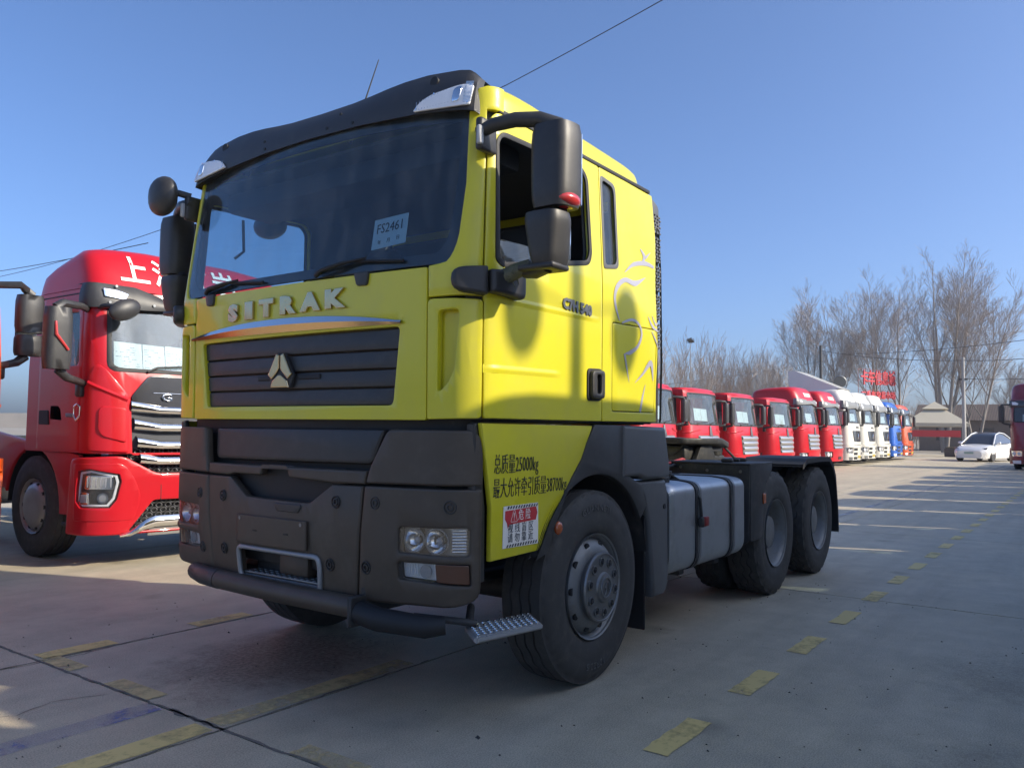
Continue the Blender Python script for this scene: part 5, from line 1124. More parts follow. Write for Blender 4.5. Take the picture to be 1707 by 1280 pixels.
        if hi:
            sk('vent_panel', rpoly([(S(-1.02), 1.462), (S(-.76), 1.45), (S(-.80), 1.58), (S(-.86), 1.61), (S(-1.02), 1.61)], .015), RUBS, (), .014, .012, sg=sg)
            sk('door_badge', rpoly([(S(-.53), 1.50), (S(-.47), 1.44), (S(-.40), 1.49), (S(-.395), 1.60), (S(-.46), 1.63), (S(-.53), 1.60)], .01), CHROME, [rpoly([(S(-.515), 1.515), (S(-.47), 1.465), (S(-.415), 1.505), (S(-.41), 1.59), (S(-.46), 1.61), (S(-.515), 1.585)], .01)], .004, .022, sg=sg)
            sk('door_badge_mark', rpoly([(S(-.68), 1.49), (S(-.54), 1.485), (S(-.54), 1.525), (S(-.68), 1.53)], .004), STEEL, (), .004, .022, sg=sg)
            sk('roof_rail', [(S(-.45), 2.74), (S(-1.45), 2.74), (S(-1.45), 2.755), (S(-.45), 2.755)], RUBS, (), .012, .018, sg=sg)
            sk('window_curtain', [(S(-.62), 2.02), (S(-.90), 2.02), (S(-.90), 2.36), (S(-.70), 2.36)], mat('orange_curtain', (.45, .10, .03), .8), (), .01, -.02, sg=sg)
    b = MB()
    for y in (-.43, .43): b.box(wx-5.3, -.3, y-.05, y+.05, .78, 1.02)
    b.box(-1.4, -.25, -.45, .45, .45, zb, .05); b.tube([V((wx, -.9, .54)), V((wx, .9, .54))], .08, 8)
    for x in (wx-3.2, wx-4.55): b.tube([V((x, -.9, .54)), V((x, .9, .54))], .12, 8)
    b.build('chassis_frame', FRAME, root, 40)
    b = MB(); b.cyl((wx-3.85, 0, 1.16), (wx-3.85, 0, 1.24), .5, n=20); b.box(wx-4.4, wx-3.3, -.4, .4, 1.02, 1.17, .02); b.build('fifth_wheel', CASTM, root, 40)
    if hi and st.get('text'):
        for ch, u in st['text']:
            me = text_mesh(ch, .32, .002, .0, 1.0, fat=.006)
            b = MB(); 
            bvh = BVHTree.FromPolygons([v.co for v in roof.data.vertices], [p_.vertices for p_ in roof.data.polygons])
            def tf(p, u=u):
                hit = bvh.ray_cast(V((1, u+p[0]*1.0, 3.01+p[1])), V((-1, 0, 0)))[0]
                return (hit if hit else V((-.5, u+p[0], 3.01+p[1])))+V((.006+p[2], 0, .004))
            t_ = bmesh.new(); t_.from_mesh(me); bmesh.ops.subdivide_edges(t_, edges=t_.edges[:], cuts=2)
            me2 = bpy.data.meshes.new('t'); t_.to_mesh(me2); t_.free()
            b.mesh(me2, None, tf); b.build('roof_character', WPRINT, roof, 0)
    if st.get('stripes'):
        bvh = BVHTree.FromPolygons([v.co for v in roof.data.vertices], [p_.vertices for p_ in roof.data.polygons])
        for k in range(5):
            b = MB(); plate(b, rpoly([(-.40+.18*k, zs+.14), (-.30+.18*k, zs+.14), (-.28+.18*k, zs+.30), (-.38+.18*k, zs+.30)], .01), (), .006, 0, .05, .05, lambda p: (bvh.ray_cast(V((1, p[0], p[1])), V((-1, 0, 0)))[0] or V((-.5, p[0], p[1])))+V((.008+p[2], 0, .003))); b.build('roof_character', WPRINT, roof, 0)
    if st.get('deflector'):
        b = MB(); vs = []
        for sg in (1, -1): vs += [(-.50, sg*1.0, H-.03), (-2.75, sg*1.15, H-.35), (-2.85, sg*1.12, H+.82), (-2.55, sg*1.12, H+.86), (-.70, sg*1.0, H+.06)]
        b.raw(vs, [(0, 1, 2, 3, 4), (9, 8, 7, 6, 5), (0, 4, 9, 5), (4, 3, 8, 9), (3, 2, 7, 8)]); b.build('wind_deflector', P, root, 30)
    return root
def hexes(b, u0, u1, z0, z1, r, fn):
    """honeycomb of thin bars: each cell edge a flat ribbon"""
    dx, dz = r*2.6, r*1.35; seen = set()
    ni = int((u1-u0)/dx)+2; nj = int((z1-z0)/dz)+2
    pts = {}
    for j in range(nj):
        for i in range(ni):
            cx = u0+i*dx+(dx/2 if j % 2 else 0); cz = z0+j*dz*1.0
            hx = [(cx-dx*.5, cz), (cx-dx*.28, cz+dz*.5), (cx+dx*.0, cz+dz*.5), (cx+dx*.22, cz+dz*.0), (cx+dx*0, cz-dz*.5), (cx-dx*.28, cz-dz*.5)]
            for k in range(6):
                p, q = hx[k], hx[(k+1) % 6]; key = tuple(sorted(((round(p[0]*200), round(p[1]*200)), (round(q[0]*200), round(q[1]*200)))))
                if key in seen: continue
                seen.add(key)
                if min(p[1], q[1]) < z0 or max(p[1], q[1]) > z1 or min(p[0], q[0]) < u0 or max(p[0], q[0]) > u1: continue
                b.tube([fn(*p), fn(*q)], .0065, 4, False)
rj = random.Random(23)
def put(o, X, Y, rz=pi/2):
    rz += rj.uniform(-.014, .014) if abs(X) > 10 and abs(rz) > .1 else 0
    o.location = (X, Y, 0); o.rotation_euler = (0, 0, rz); return o
# nearest red lorry beside the yellow one
put(lorry('red_truck', 'red truck with four chrome grille bars and white sheets behind its windscreen', dict(paint=REDP, len=1.55, H=3.30, zb=1.13, visor=PLAST, vtop=2.84, grille='hex', tail=.45, text=(('上', -.80), ('汽', -.44), ('红', -.08), ('岩', .28)),
    paper=[(-1.04, -.78, 1.99, 2.25), (-.775, -.55, 1.985, 2.24), (-.545, -.30, 1.98, 2.24), (-.295, -.10, 1.975, 2.24)]), hi=True), -1.25, -4.28)
# the orange one whose mirror and flank enter at the left edge
put(lorry('orange_truck', 'orange truck at the left edge with only its black mirrors and flank in view', dict(paint=ORANGEP, len=1.9, H=2.75, zs=2.5, zwb=1.8, zwt=2.35, grille='bars', mirror=(-.42, 1.52), mz=(2.07, 2.66), split=True, gz=(.8, 1.4))), 1.96, -4.45)
RL = dict(paint=REDP, len=2.0, H=2.72, zs=2.62, zwb=1.64, zwt=2.54, zb=.74, zbt=.74, bb=.28, grille='bars', gz=(.70, 1.34), tail=.9, mirror=(-.10, 1.50), mz=(1.72, 2.32), paper=[(-.80, -.42, 1.76, 2.10), (-.41, -.02, 1.75, 2.09)])
RH = dict(paint=REDP, len=2.2, H=3.28, zs=2.74, zwb=1.80, zwt=2.58, zb=.80, zbt=.80, bb=.28, grille='bars', gz=(.78, 1.42), tail=.75, visor=GREYV, vtop=2.80, mirror=(-.10, 1.52), mz=(1.82, 2.42), stripes=True, paper=[(-.70, -.05, 1.88, 2.22)])
WT = dict(paint=WHITEP, len=2.2, H=3.52, zs=2.90, zwb=1.95, zwt=2.62, zb=.95, zbt=.93, bb=.26, grille='shield', tail=.7, visor=GREYV, vtop=2.98, mirror=(-.10, 1.52), mz=(1.95, 2.55), paper=[(-.78, -.05, 2.04, 2.38)])
BL = dict(WT, paint=BLUEP, H=3.30, visor=BLACKG, name='HOWO'); OR = dict(WT, paint=ORANGEP, H=3.25, visor=BLACKG, name='HOWO')
G = 'trucks parked in the row behind the yellow tractor'
low = lorry('parked_truck', 'low-roofed red truck cut by the black rear edge of the yellow cab', RL, G); put(low, -15.2, -5.5)
for (X, lb) in ((-18.4, 'low-roofed red truck nearest the yellow cab that shows its whole windscreen'), (-21.8, 'low-roofed red truck above the fifth wheel, second with a whole windscreen'), (-25.6, 'low-roofed red truck beside the first high-roofed red truck')):
    o = copy_tree(low); o['label'] = lb; put(o, X, -5.55)
hi_ = lorry('parked_truck', 'high-roofed red truck with its long maroon side showing, nearer of two alike', RH, G); put(hi_, -29.1, -5.55)
o = copy_tree(hi_); o['label'] = 'high-roofed red truck standing next to the white truck with the roof wing'; put(o, -32.5, -5.5)
put(lorry('parked_truck', 'white truck with a large roof wing, first of the white trucks beside the red ones', dict(WT, deflector=True, H=3.55, zs=2.95), G), -36.0, -5.5)
wt = lorry('parked_truck', 'white truck without roof wing, in the middle of the three white trucks', WT, G); put(wt, -39.3, -5.55)
o = copy_tree(wt); o['label'] = 'white truck standing directly beside the blue truck'; put(o, -42.5, -5.5)
put(lorry('parked_truck', 'blue truck with dark visor between a white and an orange truck', BL, G), -46.0, -5.5)
put(lorry('parked_truck', 'orange truck at the far end of the row, next to the canopy tent', OR, G), -49.3, -5.5)
# dark red one facing down the lane at the right edge
MR = dict(WT, paint=MAROON, visor=BLACKG, H=3.75, zs=3.05, zwb=2.05, zwt=2.72, mz=(2.05, 2.75), name='FAW', mirror=(-.05, 1.55))
MT = lorry('maroon_truck', 'dark maroon truck facing the camera at the right edge of the yard', MR); put(MT, -37.0, 1.72, 0)
# the opposite row, out of frame to the right: its long shadows lie over the yard
OPP = lorry('opposite_truck', 'truck in the opposite row, outside the right edge, shading the yard', dict(RH, paint=WHITEP, H=4.12, zs=3.25, zwt=2.9, zwb=2.1, mz=(2.1, 2.8), len=2.1, tail=.97, taper=.25), 'trucks in the opposite row outside the right edge')
OX = [1.22, -1.4, -4.02, -6.98]+[-10.1-3.22*k for k in range(13)]
for k, X in enumerate(OX):
    o = OPP if k == 0 else copy_tree(OPP); o.scale = (1, 1, 1.08 if k < 1 else 1); put(o, X, 4.85 if k < 4 else 5.1-.25*(k % 3 == 1), -pi/2)
# ================= far end of the yard =================
def tube_tree(b, p, d, L_, r, depth, rnd, spread, up, minr, nseg=4, kids_=(2, 4), first=.35):
    pts = [p.copy()]; rs = [r]; dd = d.normalized()
    for k in range(nseg):
        dd = (dd+V((rnd.uniform(-1, 1), rnd.uniform(-1, 1), rnd.uniform(-.5, 1)))*.10+V((0, 0, up*.10))).normalized()
        p = p+dd*(L_/nseg); pts.append(p.copy()); rs.append(max(minr, r*(1-.62*(k+1)/nseg)))
    b.tube(pts, rs, 5 if r > .06 else 3, False)
    if depth <= 0: return
    n = rnd.randint(*kids_)+(2 if depth > 1 else 0)
    for i in range(n):
        t = first+(1-first)*(i+rnd.random())/n; s = t*nseg; k = min(int(s), nseg-1); q = pts[k].lerp(pts[k+1], s-k)
        a = rnd.uniform(0, 2*pi); base = (pts[k+1]-pts[k]).normalized(); o1 = base.orthogonal().normalized(); o2 = base.cross(o1)
        nd = (base*1.0+(o1*cos(a)+o2*sin(a))*spread*rnd.uniform(.6, 1.2)+V((0, 0, up*.25))).normalized()
        tube_tree(b, q, nd, L_*rnd.uniform(.42, .66)*(1.12-t*.35), max(minr, rs[k]*.55), depth-1, rnd, spread, up, minr, max(2, nseg-1), kids_, .2)
BARK = mat('winter_bark', (.27, .24, .21), .9, var=.3, scale=2, bump=.3, bscale=20)
TWIG = mat('winter_twigs', (.40, .335, .28), .9, var=.25, scale=1.5)
SCRUB = mat('scrub_twigs', (.38, .29, .22), .9, var=.3, scale=.6)
def bare_tree(name, label, X, Y, Hh, seed, r=.20, stems=1, lean=.0, spread=.55, group='bare trees beyond the yard', cat='tree'):
    rnd = random.Random(seed); t = thing(name, label, cat, (X, Y, 0), 0, group)
    tb = MB(); cb = MB(); sh = Hh*.97
    nl = 6+2*stems; base = V((0, 0, -.1))
    for s in range(stems):
        a = 2*pi*s/stems+seed; d = V((cos(a)*lean, sin(a)*lean, 1)).normalized()
        p = V((cos(a)*r*.7*(stems > 1), sin(a)*r*.7*(stems > 1), -.1)); pts = [p]; rs = [r]; n = 11; L_ = Hh*rnd.uniform(.88, 1.0)
        for k in range(n):
            d = (d+V((rnd.uniform(-1, 1), rnd.uniform(-1, 1), .45))*.06).normalized(); p = p+d*(L_/n); pts.append(p.copy()); rs.append(max(.02, r*(1-.97*(k+1)/n)))
        tb.tube(pts, rs, 7)
        leaders = [(pts, rs)]
        for i in range(max(3, nl//stems)):
            tt = .13+.42*(i+rnd.random())/max(3, nl//stems); q = tt*n; k = min(int(q), n-1); bp = pts[k].lerp(pts[k+1], q-k)
            aa = rnd.uniform(0, 2*pi); dd = V((cos(aa)*spread, sin(aa)*spread, 1)).normalized(); LL = Hh*rnd.uniform(.42, .62)*(1.15-tt*.5); p2 = bp; lp = [p2]; lr = [rs[k]*.45]; m = 8
            for j in range(m):
                dd = (dd+V((rnd.uniform(-1, 1), rnd.uniform(-1, 1), .75))*.085).normalized(); p2 = p2+dd*(LL/m); lp.append(p2.copy()); lr.append(max(.011, rs[k]*.45*(1-.95*(j+1)/m)))
            tb.tube(lp, lr, 5); leaders.append((lp, lr))
        for lp, lr in leaders:
            m = len(lp)-1; nb = 17
            for i in range(nb):
                tt = .22+.77*(i+rnd.random())/nb; q = tt*m; k = min(int(q), m-1); bp = lp[k].lerp(lp[k+1], q-k)
                ax = (lp[k+1]-lp[k]).normalized(); o1 = ax.orthogonal().normalized(); o2 = ax.cross(o1); aa = rnd.uniform(0, 2*pi)
                nd = (ax+(o1*cos(aa)+o2*sin(aa))*rnd.uniform(.45, .85)+V((0, 0, .15))).normalized()
                tube_tree(cb, bp, nd, Hh*.17*(1.15-tt*.55)*rnd.uniform(.7, 1.15), min(.014, lr[k]*.45), 2, rnd, .62, .35, .0065, 3, (3, 5), .15)
    tb.build('trunk', BARK, t, 60); o = cb.build('crown', TWIG, t, 0, recalc=False); o['kind'] = 'stuff'
    return t
bare_tree('bare_tree', 'bare tree leaning slightly, leftmost of the tall trees above the white truck', -78, -19.1, 14.5, 3, 0.13, 2, .10)
bare_tree('bare_tree', 'slender bare tree left of the grey pole and its round lamp', -78, -16.7, 15.1, 8, 0.13, 1, 0, .5)
bare_tree('bare_tree', 'bare tree directly behind the red rooftop letters', -80, -13.6, 16.7, 13, 0.14, 2, .06)
bare_tree('bare_tree', 'tall bare tree between the red letters and the canopy tent', -77, -11.1, 16.7, 21, 0.14, 1, .0, .5)
bare_tree('bare_tree', 'widest bare tree with several thick stems, rising behind the canopy tent', -75, -7.2, 17.0, 34, 0.20, 4, .13, .60)
bare_tree('bare_tree', 'thin-stemmed bare tree at the right of the widest tree', -76, -4.9, 15.6, 55, 0.14, 2, .16, .6)
bare_tree('bare_tree', 'small far bare tree standing between the light pole and the maroon truck', -95, -4.0, 9.8, 89, 0.09, 1, 0, .45)
bare_tree('bare_tree', 'low bushy bare tree above the brown shed roof', -92, -1.6, 7.4, 90, 0.09, 2, .12, .6)
# scrub poplars: each clump a plant of its own
rq = random.Random(17); SC_LABEL = ['grey twiggy sapling', 'reddish twiggy sapling', 'sparse upright sapling']
protos = []
for k in range(4):
    me1 = None; b = MB(); rnd = random.Random(100+k)
    for s in range(7):
        a = rnd.uniform(0, 2*pi); rr0 = rnd.uniform(.1, 1.6)
        tube_tree(b, V((cos(a)*rr0, sin(a)*rr0, -.1)), V((cos(a)*.10, sin(a)*.10, 1)), rnd.uniform(4.2, 6.2), .040, 3, rnd, .55, .45, .008, 5, (3, 4), .12)
    protos.append(b.done(0, False))
n_s = 0
for k in range(20):
    t_ = k/19; X = lerp(-50, -88, t_)+rq.uniform(-2, 2); Y = lerp(-27, -22, t_)+rq.uniform(-2.2, 2.2)-(0 if k % 2 else 4)
    t = thing('sapling_clump', 'bare twiggy sapling clump in the thicket behind the row of red trucks', 'sapling', (X, Y, 0), rq.uniform(0, 6), 'sapling clumps in the thicket behind the red trucks')
    o = link('stems', protos[k % 4], SCRUB if k % 3 else TWIG, t); o.scale = (1, 1, rq.uniform(.80, 1.2)*1.05); o['kind'] = 'stuff'
for k in range(9):
    t = thing('sapling_clump', 'bare twiggy shrub in the hedge line beyond the canopy tent', 'shrub', (-88-rq.uniform(0, 10), -14+2.2*k+rq.uniform(-.8, .8), 0), rq.uniform(0, 6), 'shrubs in the hedge line beyond the canopy tent')
    o = link('stems', protos[k % 4], SCRUB, t); o.scale = (1, 1, rq.uniform(.45, .7)); o['kind'] = 'stuff'
# distant ground rise / tree haze line
b = MB(); rnd = random.Random(4); N = 90
ring = [(cos(a)*300, sin(a)*300) for a in [radians(120+150*k/N) for k in range(N+1)]]
vs = []
for k, (x, y) in enumerate(ring): h = 4.5+2.2*noise.noise(V((k*.35, 0, 0)))+1.2*noise.noise(V((k*1.3, 5, 0))); vs += [(x, y, -1), (x*1.0, y*1.0, h), (x*1.08, y*1.08, h*.9), (x*1.1, y*1.1, -1)]
b.raw(vs, [(k*4+j, k*4+4+j, k*4+5+j, k*4+1+j) for k in range(N) for j in range(3)]); hills = struct(b.build('far_hill', mat('far_scrub', (.16, .145, .13), .95, var=.4, scale=.12), None, 50))
# canopy tent
TENT = mat('tent_canvas', (.50, .45, .34), .8, var=.08, scale=.8)
tx, ty = -60.3, -5.8
t = thing('canopy_tent', 'beige peaked canopy tent on dark posts with a red banner under its roof', 'canopy tent', (tx, ty, 0), radians(10))
W_ = 2.0
b = MB(); b.raw([(-W_, -W_, 2.30), (W_, -W_, 2.30), (W_, W_, 2.30), (-W_, W_, 2.30), (-.65, -.65, 3.25), (.65, -.65, 3.25), (.65, .65, 3.25), (-.65, .65, 3.25)], [(0, 1, 5, 4), (1, 2, 6, 5), (2, 3, 7, 6), (3, 0, 4, 7)]); b.raw([(-W_, -W_, 2.30), (W_, -W_, 2.30), (W_, W_, 2.30), (-W_, W_, 2.30), (-W_, -W_, 2.05), (W_, -W_, 2.05), (W_, W_, 2.05), (-W_, W_, 2.05)], [(0, 1, 5, 4), (1, 2, 6, 5), (2, 3, 7, 6), (3, 0, 4, 7)]); b.build('tent_roof', TENT, t, 0)
b = MB(); b.raw([(-.85, -.85, 3.30), (.85, -.85, 3.30), (.85, .85, 3.30), (-.85, .85, 3.30), (0, 0, 3.85)], [(0, 1, 4), (1, 2, 4), (2, 3, 4), (3, 0, 4)]); b.build('tent_peak', TENT, t, 0)
for x in (-1.9, 1.9):
    for y in (-1.9, 1.9): b = MB(); b.tube([V((x, y, 0)), V((x, y, 2.3))], .05, 6); b.build('post', FRAME, t, 50)
b = MB(); b.box(1.88, 1.92, -1.8, 1.5, 1.35, 1.80); b.build('banner', REDV, t, 0)
# stone tables and benches by the tent
GRAN = mat('grey_granite', (.30, .28, .26), .7, var=.2, scale=6)
for k, (dx, dy, h, w, lb) in enumerate(((1.2, -3.0, .78, .8, 'round grey stone table left of the tent post'), (2.0, -2.0, .5, .4, 'small grey stone stool right of the stone table'), (1.5, 2.4, .55, 1.6, 'low dark planter wall right of the tent post'))):
    t = thing(('stone_table', 'stone_stool', 'planter')[k], lb, ('table', 'stool', 'planter')[k], (tx+dx, ty+dy, 0))
    if k < 2:
        b = MB(); b.cyl((0, 0, 0), (0, 0, h*.85), w*.5, w*.42, 14); b.build('stone_base', GRAN, t, 40); b = MB(); b.cyl((0, 0, h*.85), (0, 0, h), w*.85, n=18); b.build('stone_top', GRAN, t, 40)
    else: b = MB(); b.box(-.3, .3, -w, w, 0, h, .03); b.build('planter_box', mat('dark_brick', (.10, .075, .065), .85, var=.3, scale=8), t, 0); b = MB(); b.box(-.25, .25, -w+.05, w-.05, h, h+.12, .04); b.build('soil_and_twigs', mat('dry_plants', (.12, .10, .07), .95, var=.5, scale=12, bump=1, bscale=20), t, 30)
# white car
CARW = mat('car_white', (.78, .78, .78), .25, coat=.9, var=.01)
car = thing('parked_car', 'white electric hatchback with a black glass roof parked facing the camera', 'car', (-50.2, -1.75, 0), radians(-14))
def car_sec(x):  # half width, belt z, bottom
    return pw(x, [(-2.35, .80), (-1.9, .93), (1.6, .95), (2.1, .88), (2.38, .66)]), pw(x, [(-2.35, .95), (-2.0, 1.10), (-1.0, 1.05), (.9, .98), (1.6, .88), (2.2, .74), (2.38, .60)])
b = MB()
def carf(u, v):
    x = lerp(-2.36, 2.38, u); w, zt_ = car_sec(x); a = v*2-1; s = math.copysign(min(1, abs(a)*1.9), a)
    if abs(a) < .52: return V((x, a/.52*w*.86, zt_+.04*(1-(a/.52)**2)))
    t = (abs(a)-.52)/.48; return V((x, math.copysign(w*(.86+.14*min(1, t*4))*(1-.08*max(0, t-.5)*2), a), lerp(zt_, .20, t)))
b.grid(carf, 30, 24); b.raw([carf(1, j/24) for j in range(25)], [tuple(range(25))]); b.raw([carf(0, j/24) for j in range(25)], [tuple(range(25))]); body = b.build('body', CARW, car, 40)
b = MB(); prof = [(1.15, .95), (.25, 1.50), (-.3, 1.62), (-1.0, 1.58), (-1.9, 1.15)]
def cab_(u, v):
    s = u*(len(prof)-1); i = min(int(s), len(prof)-2); x = lerp(prof[i][0], prof[i+1][0], s-i); z = lerp(prof[i][1], prof[i+1][1], s-i); a = v*2-1
    return V((x, a*lerp(.84, .62, min(1, max(0, (z-.95)/.6))), z+.05*(1-a*a)))
b.grid(cab_, 16, 8); b.build('glass_roof', BLACKG, car, 50)
for sg in (1, -1):
    b = MB(); b.raw([(1.15, sg*.86, .97), (.25, sg*.64, 1.49), (-.3, sg*.62, 1.60), (-1.0, sg*.63, 1.56), (-1.9, sg*.85, 1.13), (-1.0, sg*.9, 1.04), (.2, sg*.9, 1.0)], [tuple(range(7))]); b.build('side_window', BLACKG, car, 0)
    b = MB(); b.tube([V((1.22, sg*.86, .96)), V((.28, sg*.655, 1.52)), V((-.3, sg*.635, 1.64)), V((-1.0, sg*.64, 1.60)), V((-1.95, sg*.86, 1.14))], .032, 6); b.build('roof_pillar', CARW, car, 50)
    b = MB(); plate(b, [(sg*.50, .66), (sg*.86, .72), (sg*.86, .80), (sg*.62, .76)], (), .05, .01, None, None, lambda p: V((2.22-.42*max(0, abs(p[0])-.5)+p[2], p[0], p[1]))); b.build('headlight', mat('car_lamp', (.12, .12, .13), .1, coat=1), car, 40)
    b = MB(); b.box(.75, .95, sg*1.02-.10, sg*1.02+.10, .98, 1.12, .05, 2); b.build('wing_mirror', CARW, car, 50)
    for x in (1.42, -1.45):
        w = bpy.data.objects.new('wheel', None); C.objects.link(w); w.parent = car; w.location = (x, sg*.93, .34)
        b = MB(); b.lathe([(.20, -.05), (.24, 0), (.31, .01), (.34, -.02), (.34, -.2), (.24, -.22)], 24); o = b.build('tyre', RUB, w, 40); o.rotation_euler = (0, 0, 0 if sg > 0 else pi)
        b = MB(); b.lathe([(.22, -.01), (.05, .0), (0, .0)], 16); o = b.build('rim', FRAME, w, 40); o.rotation_euler = (0, 0, 0 if sg > 0 else pi)
b = MB(); b.box(2.33, 2.37, -.62, .62, .26, .36, .01); b.build('lower_intake', RUBS, car, 30)
b = MB(); b.box(2.36, 2.40, -.24, .24, .44, .55, .005); b.build('number_plate', mat('green_plate', (.30, .42, .36), .5), car, 30)
# poles and lamp
CONCP = mat('pole_concrete', (.36, .35, .33), .8, var=.15)
t = thing('utility_pole', 'pale concrete pole standing left of the white car', 'pole', (-56.6, -3.55, 0)); b = MB(); b.tube([V((0, 0, 0)), V((0, 0, 6.6))], [.13, .09], 8); b.build('shaft', CONCP, t, 60); b = MB(); b.box(-.05, .05, -.25, .25, 5.1, 5.2); b.build('pole_bracket', FRAME, t, 0)
t = thing('street_lamp', 'dark pole with a round flood lamp behind the white trucks', 'lamp', (-62.0, -14.05, 0)); b = MB(); b.tube([V((0, 0, 0)), V((0, 0, 8.4))], [.13, .11], 8); b.build('shaft', FRAME, t, 60)
b = MB(); b.cyl((.0, 1.45, 5.55), (.12, 1.45, 5.5), .50, .46, 20); b.tube([V((0, 0, 5.5)), V((0, 1.0, 5.5))], .03, 5); b.build('flood_lamp', mat('lamp_grey', (.16, .17, .17), .5), t, 40)
# red rooftop letters on their frame
t = thing('rooftop_sign', 'red rooftop sign with two rows of red characters on a lattice frame', 'sign', (-70.0, -11.45, 0), radians(62))
b = MB()
for z in (4.3, 5.2, 6.0, 6.95): b.tube([V((-.12, -2.3, z)), V((-.12, 2.2, z))], .022, 4)
for k in range(6): y = -2.3+.9*k; b.tube([V((-.12, y, 0)), V((-.12, y, 6.95))], .022, 4)
b.build('sign_frame', mat('rusty_steel', (.20, .045, .03), .7, var=.3), t, 0)
SR = mat('sign_red', (.62, .03, .04), .45, var=.08)
for row, (txt, sz, z) in enumerate((('卡车信息城', 1.30, 6.15), ('二手车交易市场', .68, 4.75))):
    n = len(txt)
    for k, ch in enumerate(txt):
        b = MB(); b.mesh(text_mesh(ch, sz, .06, 0, .66 if row == 0 else .85, fat=.02), None, lambda p, k=k, z=z, n=n: V((p[2], -2.15+4.2*(k+.5)/n+p[0], z+p[1]))); b.build('sign_character', SR, t, 0)
# brown shed and lorries at the far end
ROOFM = mat('old_roof_tiles', (.13, .10, .085), .9, var=.25, scale=2)
t = thing('brown_shed', 'long low shed with a brown tiled roof at the far end of the yard', 'shed', (-86, 1.5, 0))
b = MB(); b.box(-3, 3, -12, 12, 0, 3.0); b.build('wall', mat('shed_wall', (.22, .17, .14), .9, var=.2), t, 0)
b = MB()
for sg in (1, -1): b.raw([(sg*3.6, -12.5, 2.9), (sg*3.6, 12.5, 2.9), (0, 12.5, 4.5), (0, -12.5, 4.5)], [(0, 1, 2, 3)])
b.build('roof', ROOFM, t, 0)
b = MB()
for k in range(120): y = -12.4+24.8*k/119; b.tube([V((3.6, y, 2.91)), V((0, y, 4.51))], .03, 4)
o = b.build('roof_tile', ROOFM, t, 50); o['kind'] = 'stuff'
for k in range(6): b = MB(); b.box(3.0, 3.05, -10.5+3.6*k, -9.3+3.6*k, 1.0, 2.2); b.build('window', BLACKG, t, 0)
o = copy_tree(MT); o['label'] = 'dull red truck seen side-on in front of the brown shed'; o['group'] = 'trucks at the far end'; put(o, -72, .6, radians(62)); o['label'] = 'dull red truck in front of the brown shed, partly behind the pale pole'
o = copy_tree(wt); o['label'] = 'cream white truck at the far end, above the white car roof'; o['group'] = 'trucks at the far end'; put(o, -73, 1.0+.4, radians(10))
# added unseen post with two globes, placed to cast shadows on the yellow door
t = thing('added_shadow_post', 'added post with two globes, unseen outside the right edge, casting shadows on the yellow door', 'lamp', (-2.70, 9.25, 0)); b = MB(); b.tube([V((0, 0, 0)), V((0, 0, 7.45))], [.085, .06], 10); b.tube([V((-.55, 0, 7.1)), V((0, 0, 7.0)), V((.55, 0, 7.1))], .012, 6); b.build('shaft', FRAME, t, 60)
for sg in (1, -1):
    b = MB(); bm = bmesh.new(); bmesh.ops.create_uvsphere(bm, u_segments=20, v_segments=12, radius=1)
    for v in bm.verts: v.co = V((sg*.57-.06*(sg > 0)+v.co.x*.16, v.co.y*.16, 6.95+v.co.z*(.26 if sg < 0 else .22)))
    b.add(bm); b.build('globe', LAMPW, t, 60)
# overhead wires
def wire(label, p, q, sag, r=.012):
    p, q = V(p), V(q); b = MB(); b.tube([p.lerp(q, k/24)-V((0, 0, 4*sag*(k/24)*(1-k/24))) for k in range(25)], r, 5); o = b.build('overhead_wire', RUBS, None, 60); tag(o, label, 'wire', 'overhead wires'); return o

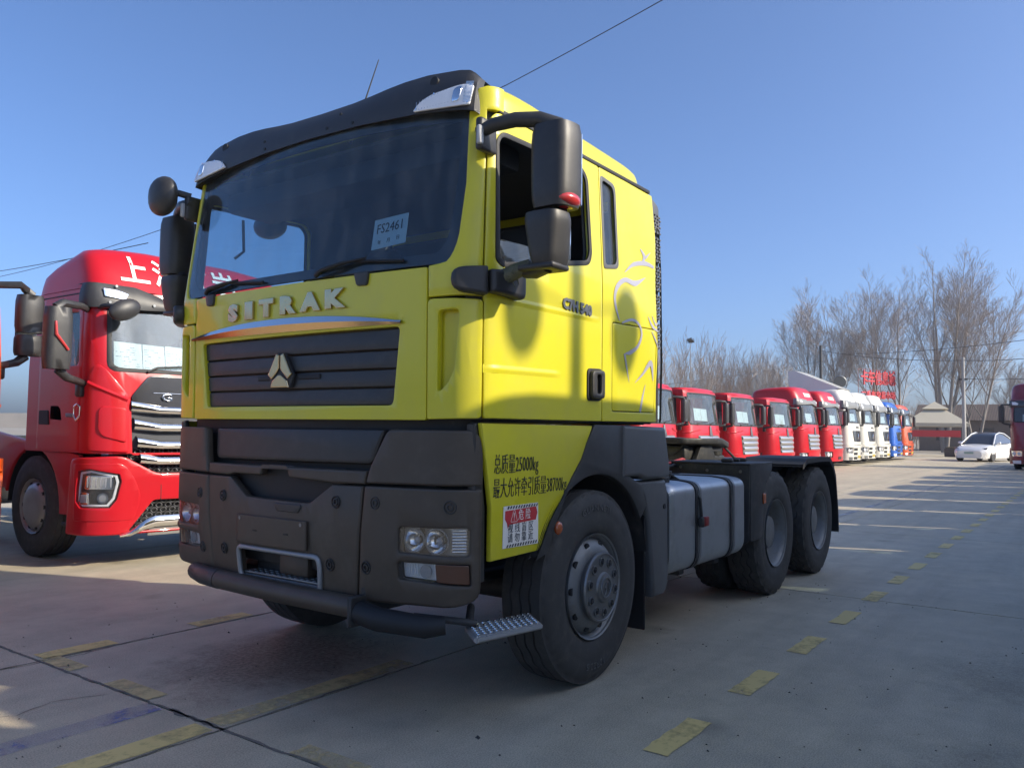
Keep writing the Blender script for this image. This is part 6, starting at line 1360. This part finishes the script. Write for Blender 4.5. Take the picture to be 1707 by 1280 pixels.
wire('black wire crossing the sky above the yellow cab', (-9.4, 2, 10.6), (-12.8, -8.93, 10.49), .08, .011)
wire('black wire running down past the red truck roof at the left', (-12.8, -8.93, 10.49), (-13.0, -39.2, 8.46), .55, .012)
wire('upper of two wires meeting the red truck roof at the left edge', (-16.4, -53, 10.4), (-14.0, -28, 8.9), .1, .018)
wire('low wire crossing in front of the twiggy thicket', (-48.5, -21, 4.75), (-75, -17.2, 8.3), .1, .016)
wire('wire rising to the right edge through the widest tree', (-78, -16.6, 9.2), (-55, 2.0, 7.6), .3, .02)
wire('wire from the grey lamp pole to the pale pole', (-62, -14.05, 8.0), (-56.6, -3.55, 6.4), .25, .018)
wire('upper wire from the pale pole to the right edge', (-56.6, -3.55, 6.4), (-50, 3.5, 6.2), .2, .018)
wire('lower wire from the pale pole to the right edge', (-56.6, -3.55, 5.2), (-50, 3.5, 5.0), .2, .018)

# thin winter haze over the yard
# haze
b = MB(); b.box(-340, 60, -330, 330, -1.2, 24)
hz = bpy.data.materials.new('winter_haze'); hz.use_nodes = True; hn = hz.node_tree.nodes; hn.remove(hn['Principled BSDF'])
pv = hn.new('ShaderNodeVolumePrincipled'); pv.inputs['Color'].default_value = (.86, .91, 1, 1); pv.inputs['Density'].default_value = .0007; pv.inputs['Anisotropy'].default_value = .2
hz.node_tree.links.new(pv.outputs[0], hn['Material Output'].inputs['Volume'])
o = b.build('haze', hz, None, 0); o['kind'] = 'stuff'
t = thing('bird_nest', 'dark ball of sticks, a bird nest high in the twiggy thicket', 'bird nest', (-49.2, -19.45, 7.85))
b = MB(); rq = random.Random(9)
for k in range(60):
    a, e = rq.uniform(0, 2*pi), rq.uniform(-1.3, 1.3); p = V((cos(a)*cos(e)*.16, sin(a)*cos(e)*.16, sin(e)*.13)); d = V((rq.uniform(-1, 1), rq.uniform(-1, 1), rq.uniform(-.4, .4))).normalized()*.18
    b.tube([p-d, p+d*.2, p+d], .014, 3, False)
o = b.build('sticks', mat('nest_sticks', (.07, .055, .045), .95, var=.3), t, 0); o['kind'] = 'stuff'
b = MB(); b.tube([V((.05, .02, -7.9)), V((.0, 0, -3)), V((.0, 0, .1))], [.06, .035, .012], 6); b.build('stem', BARK, t, 50)
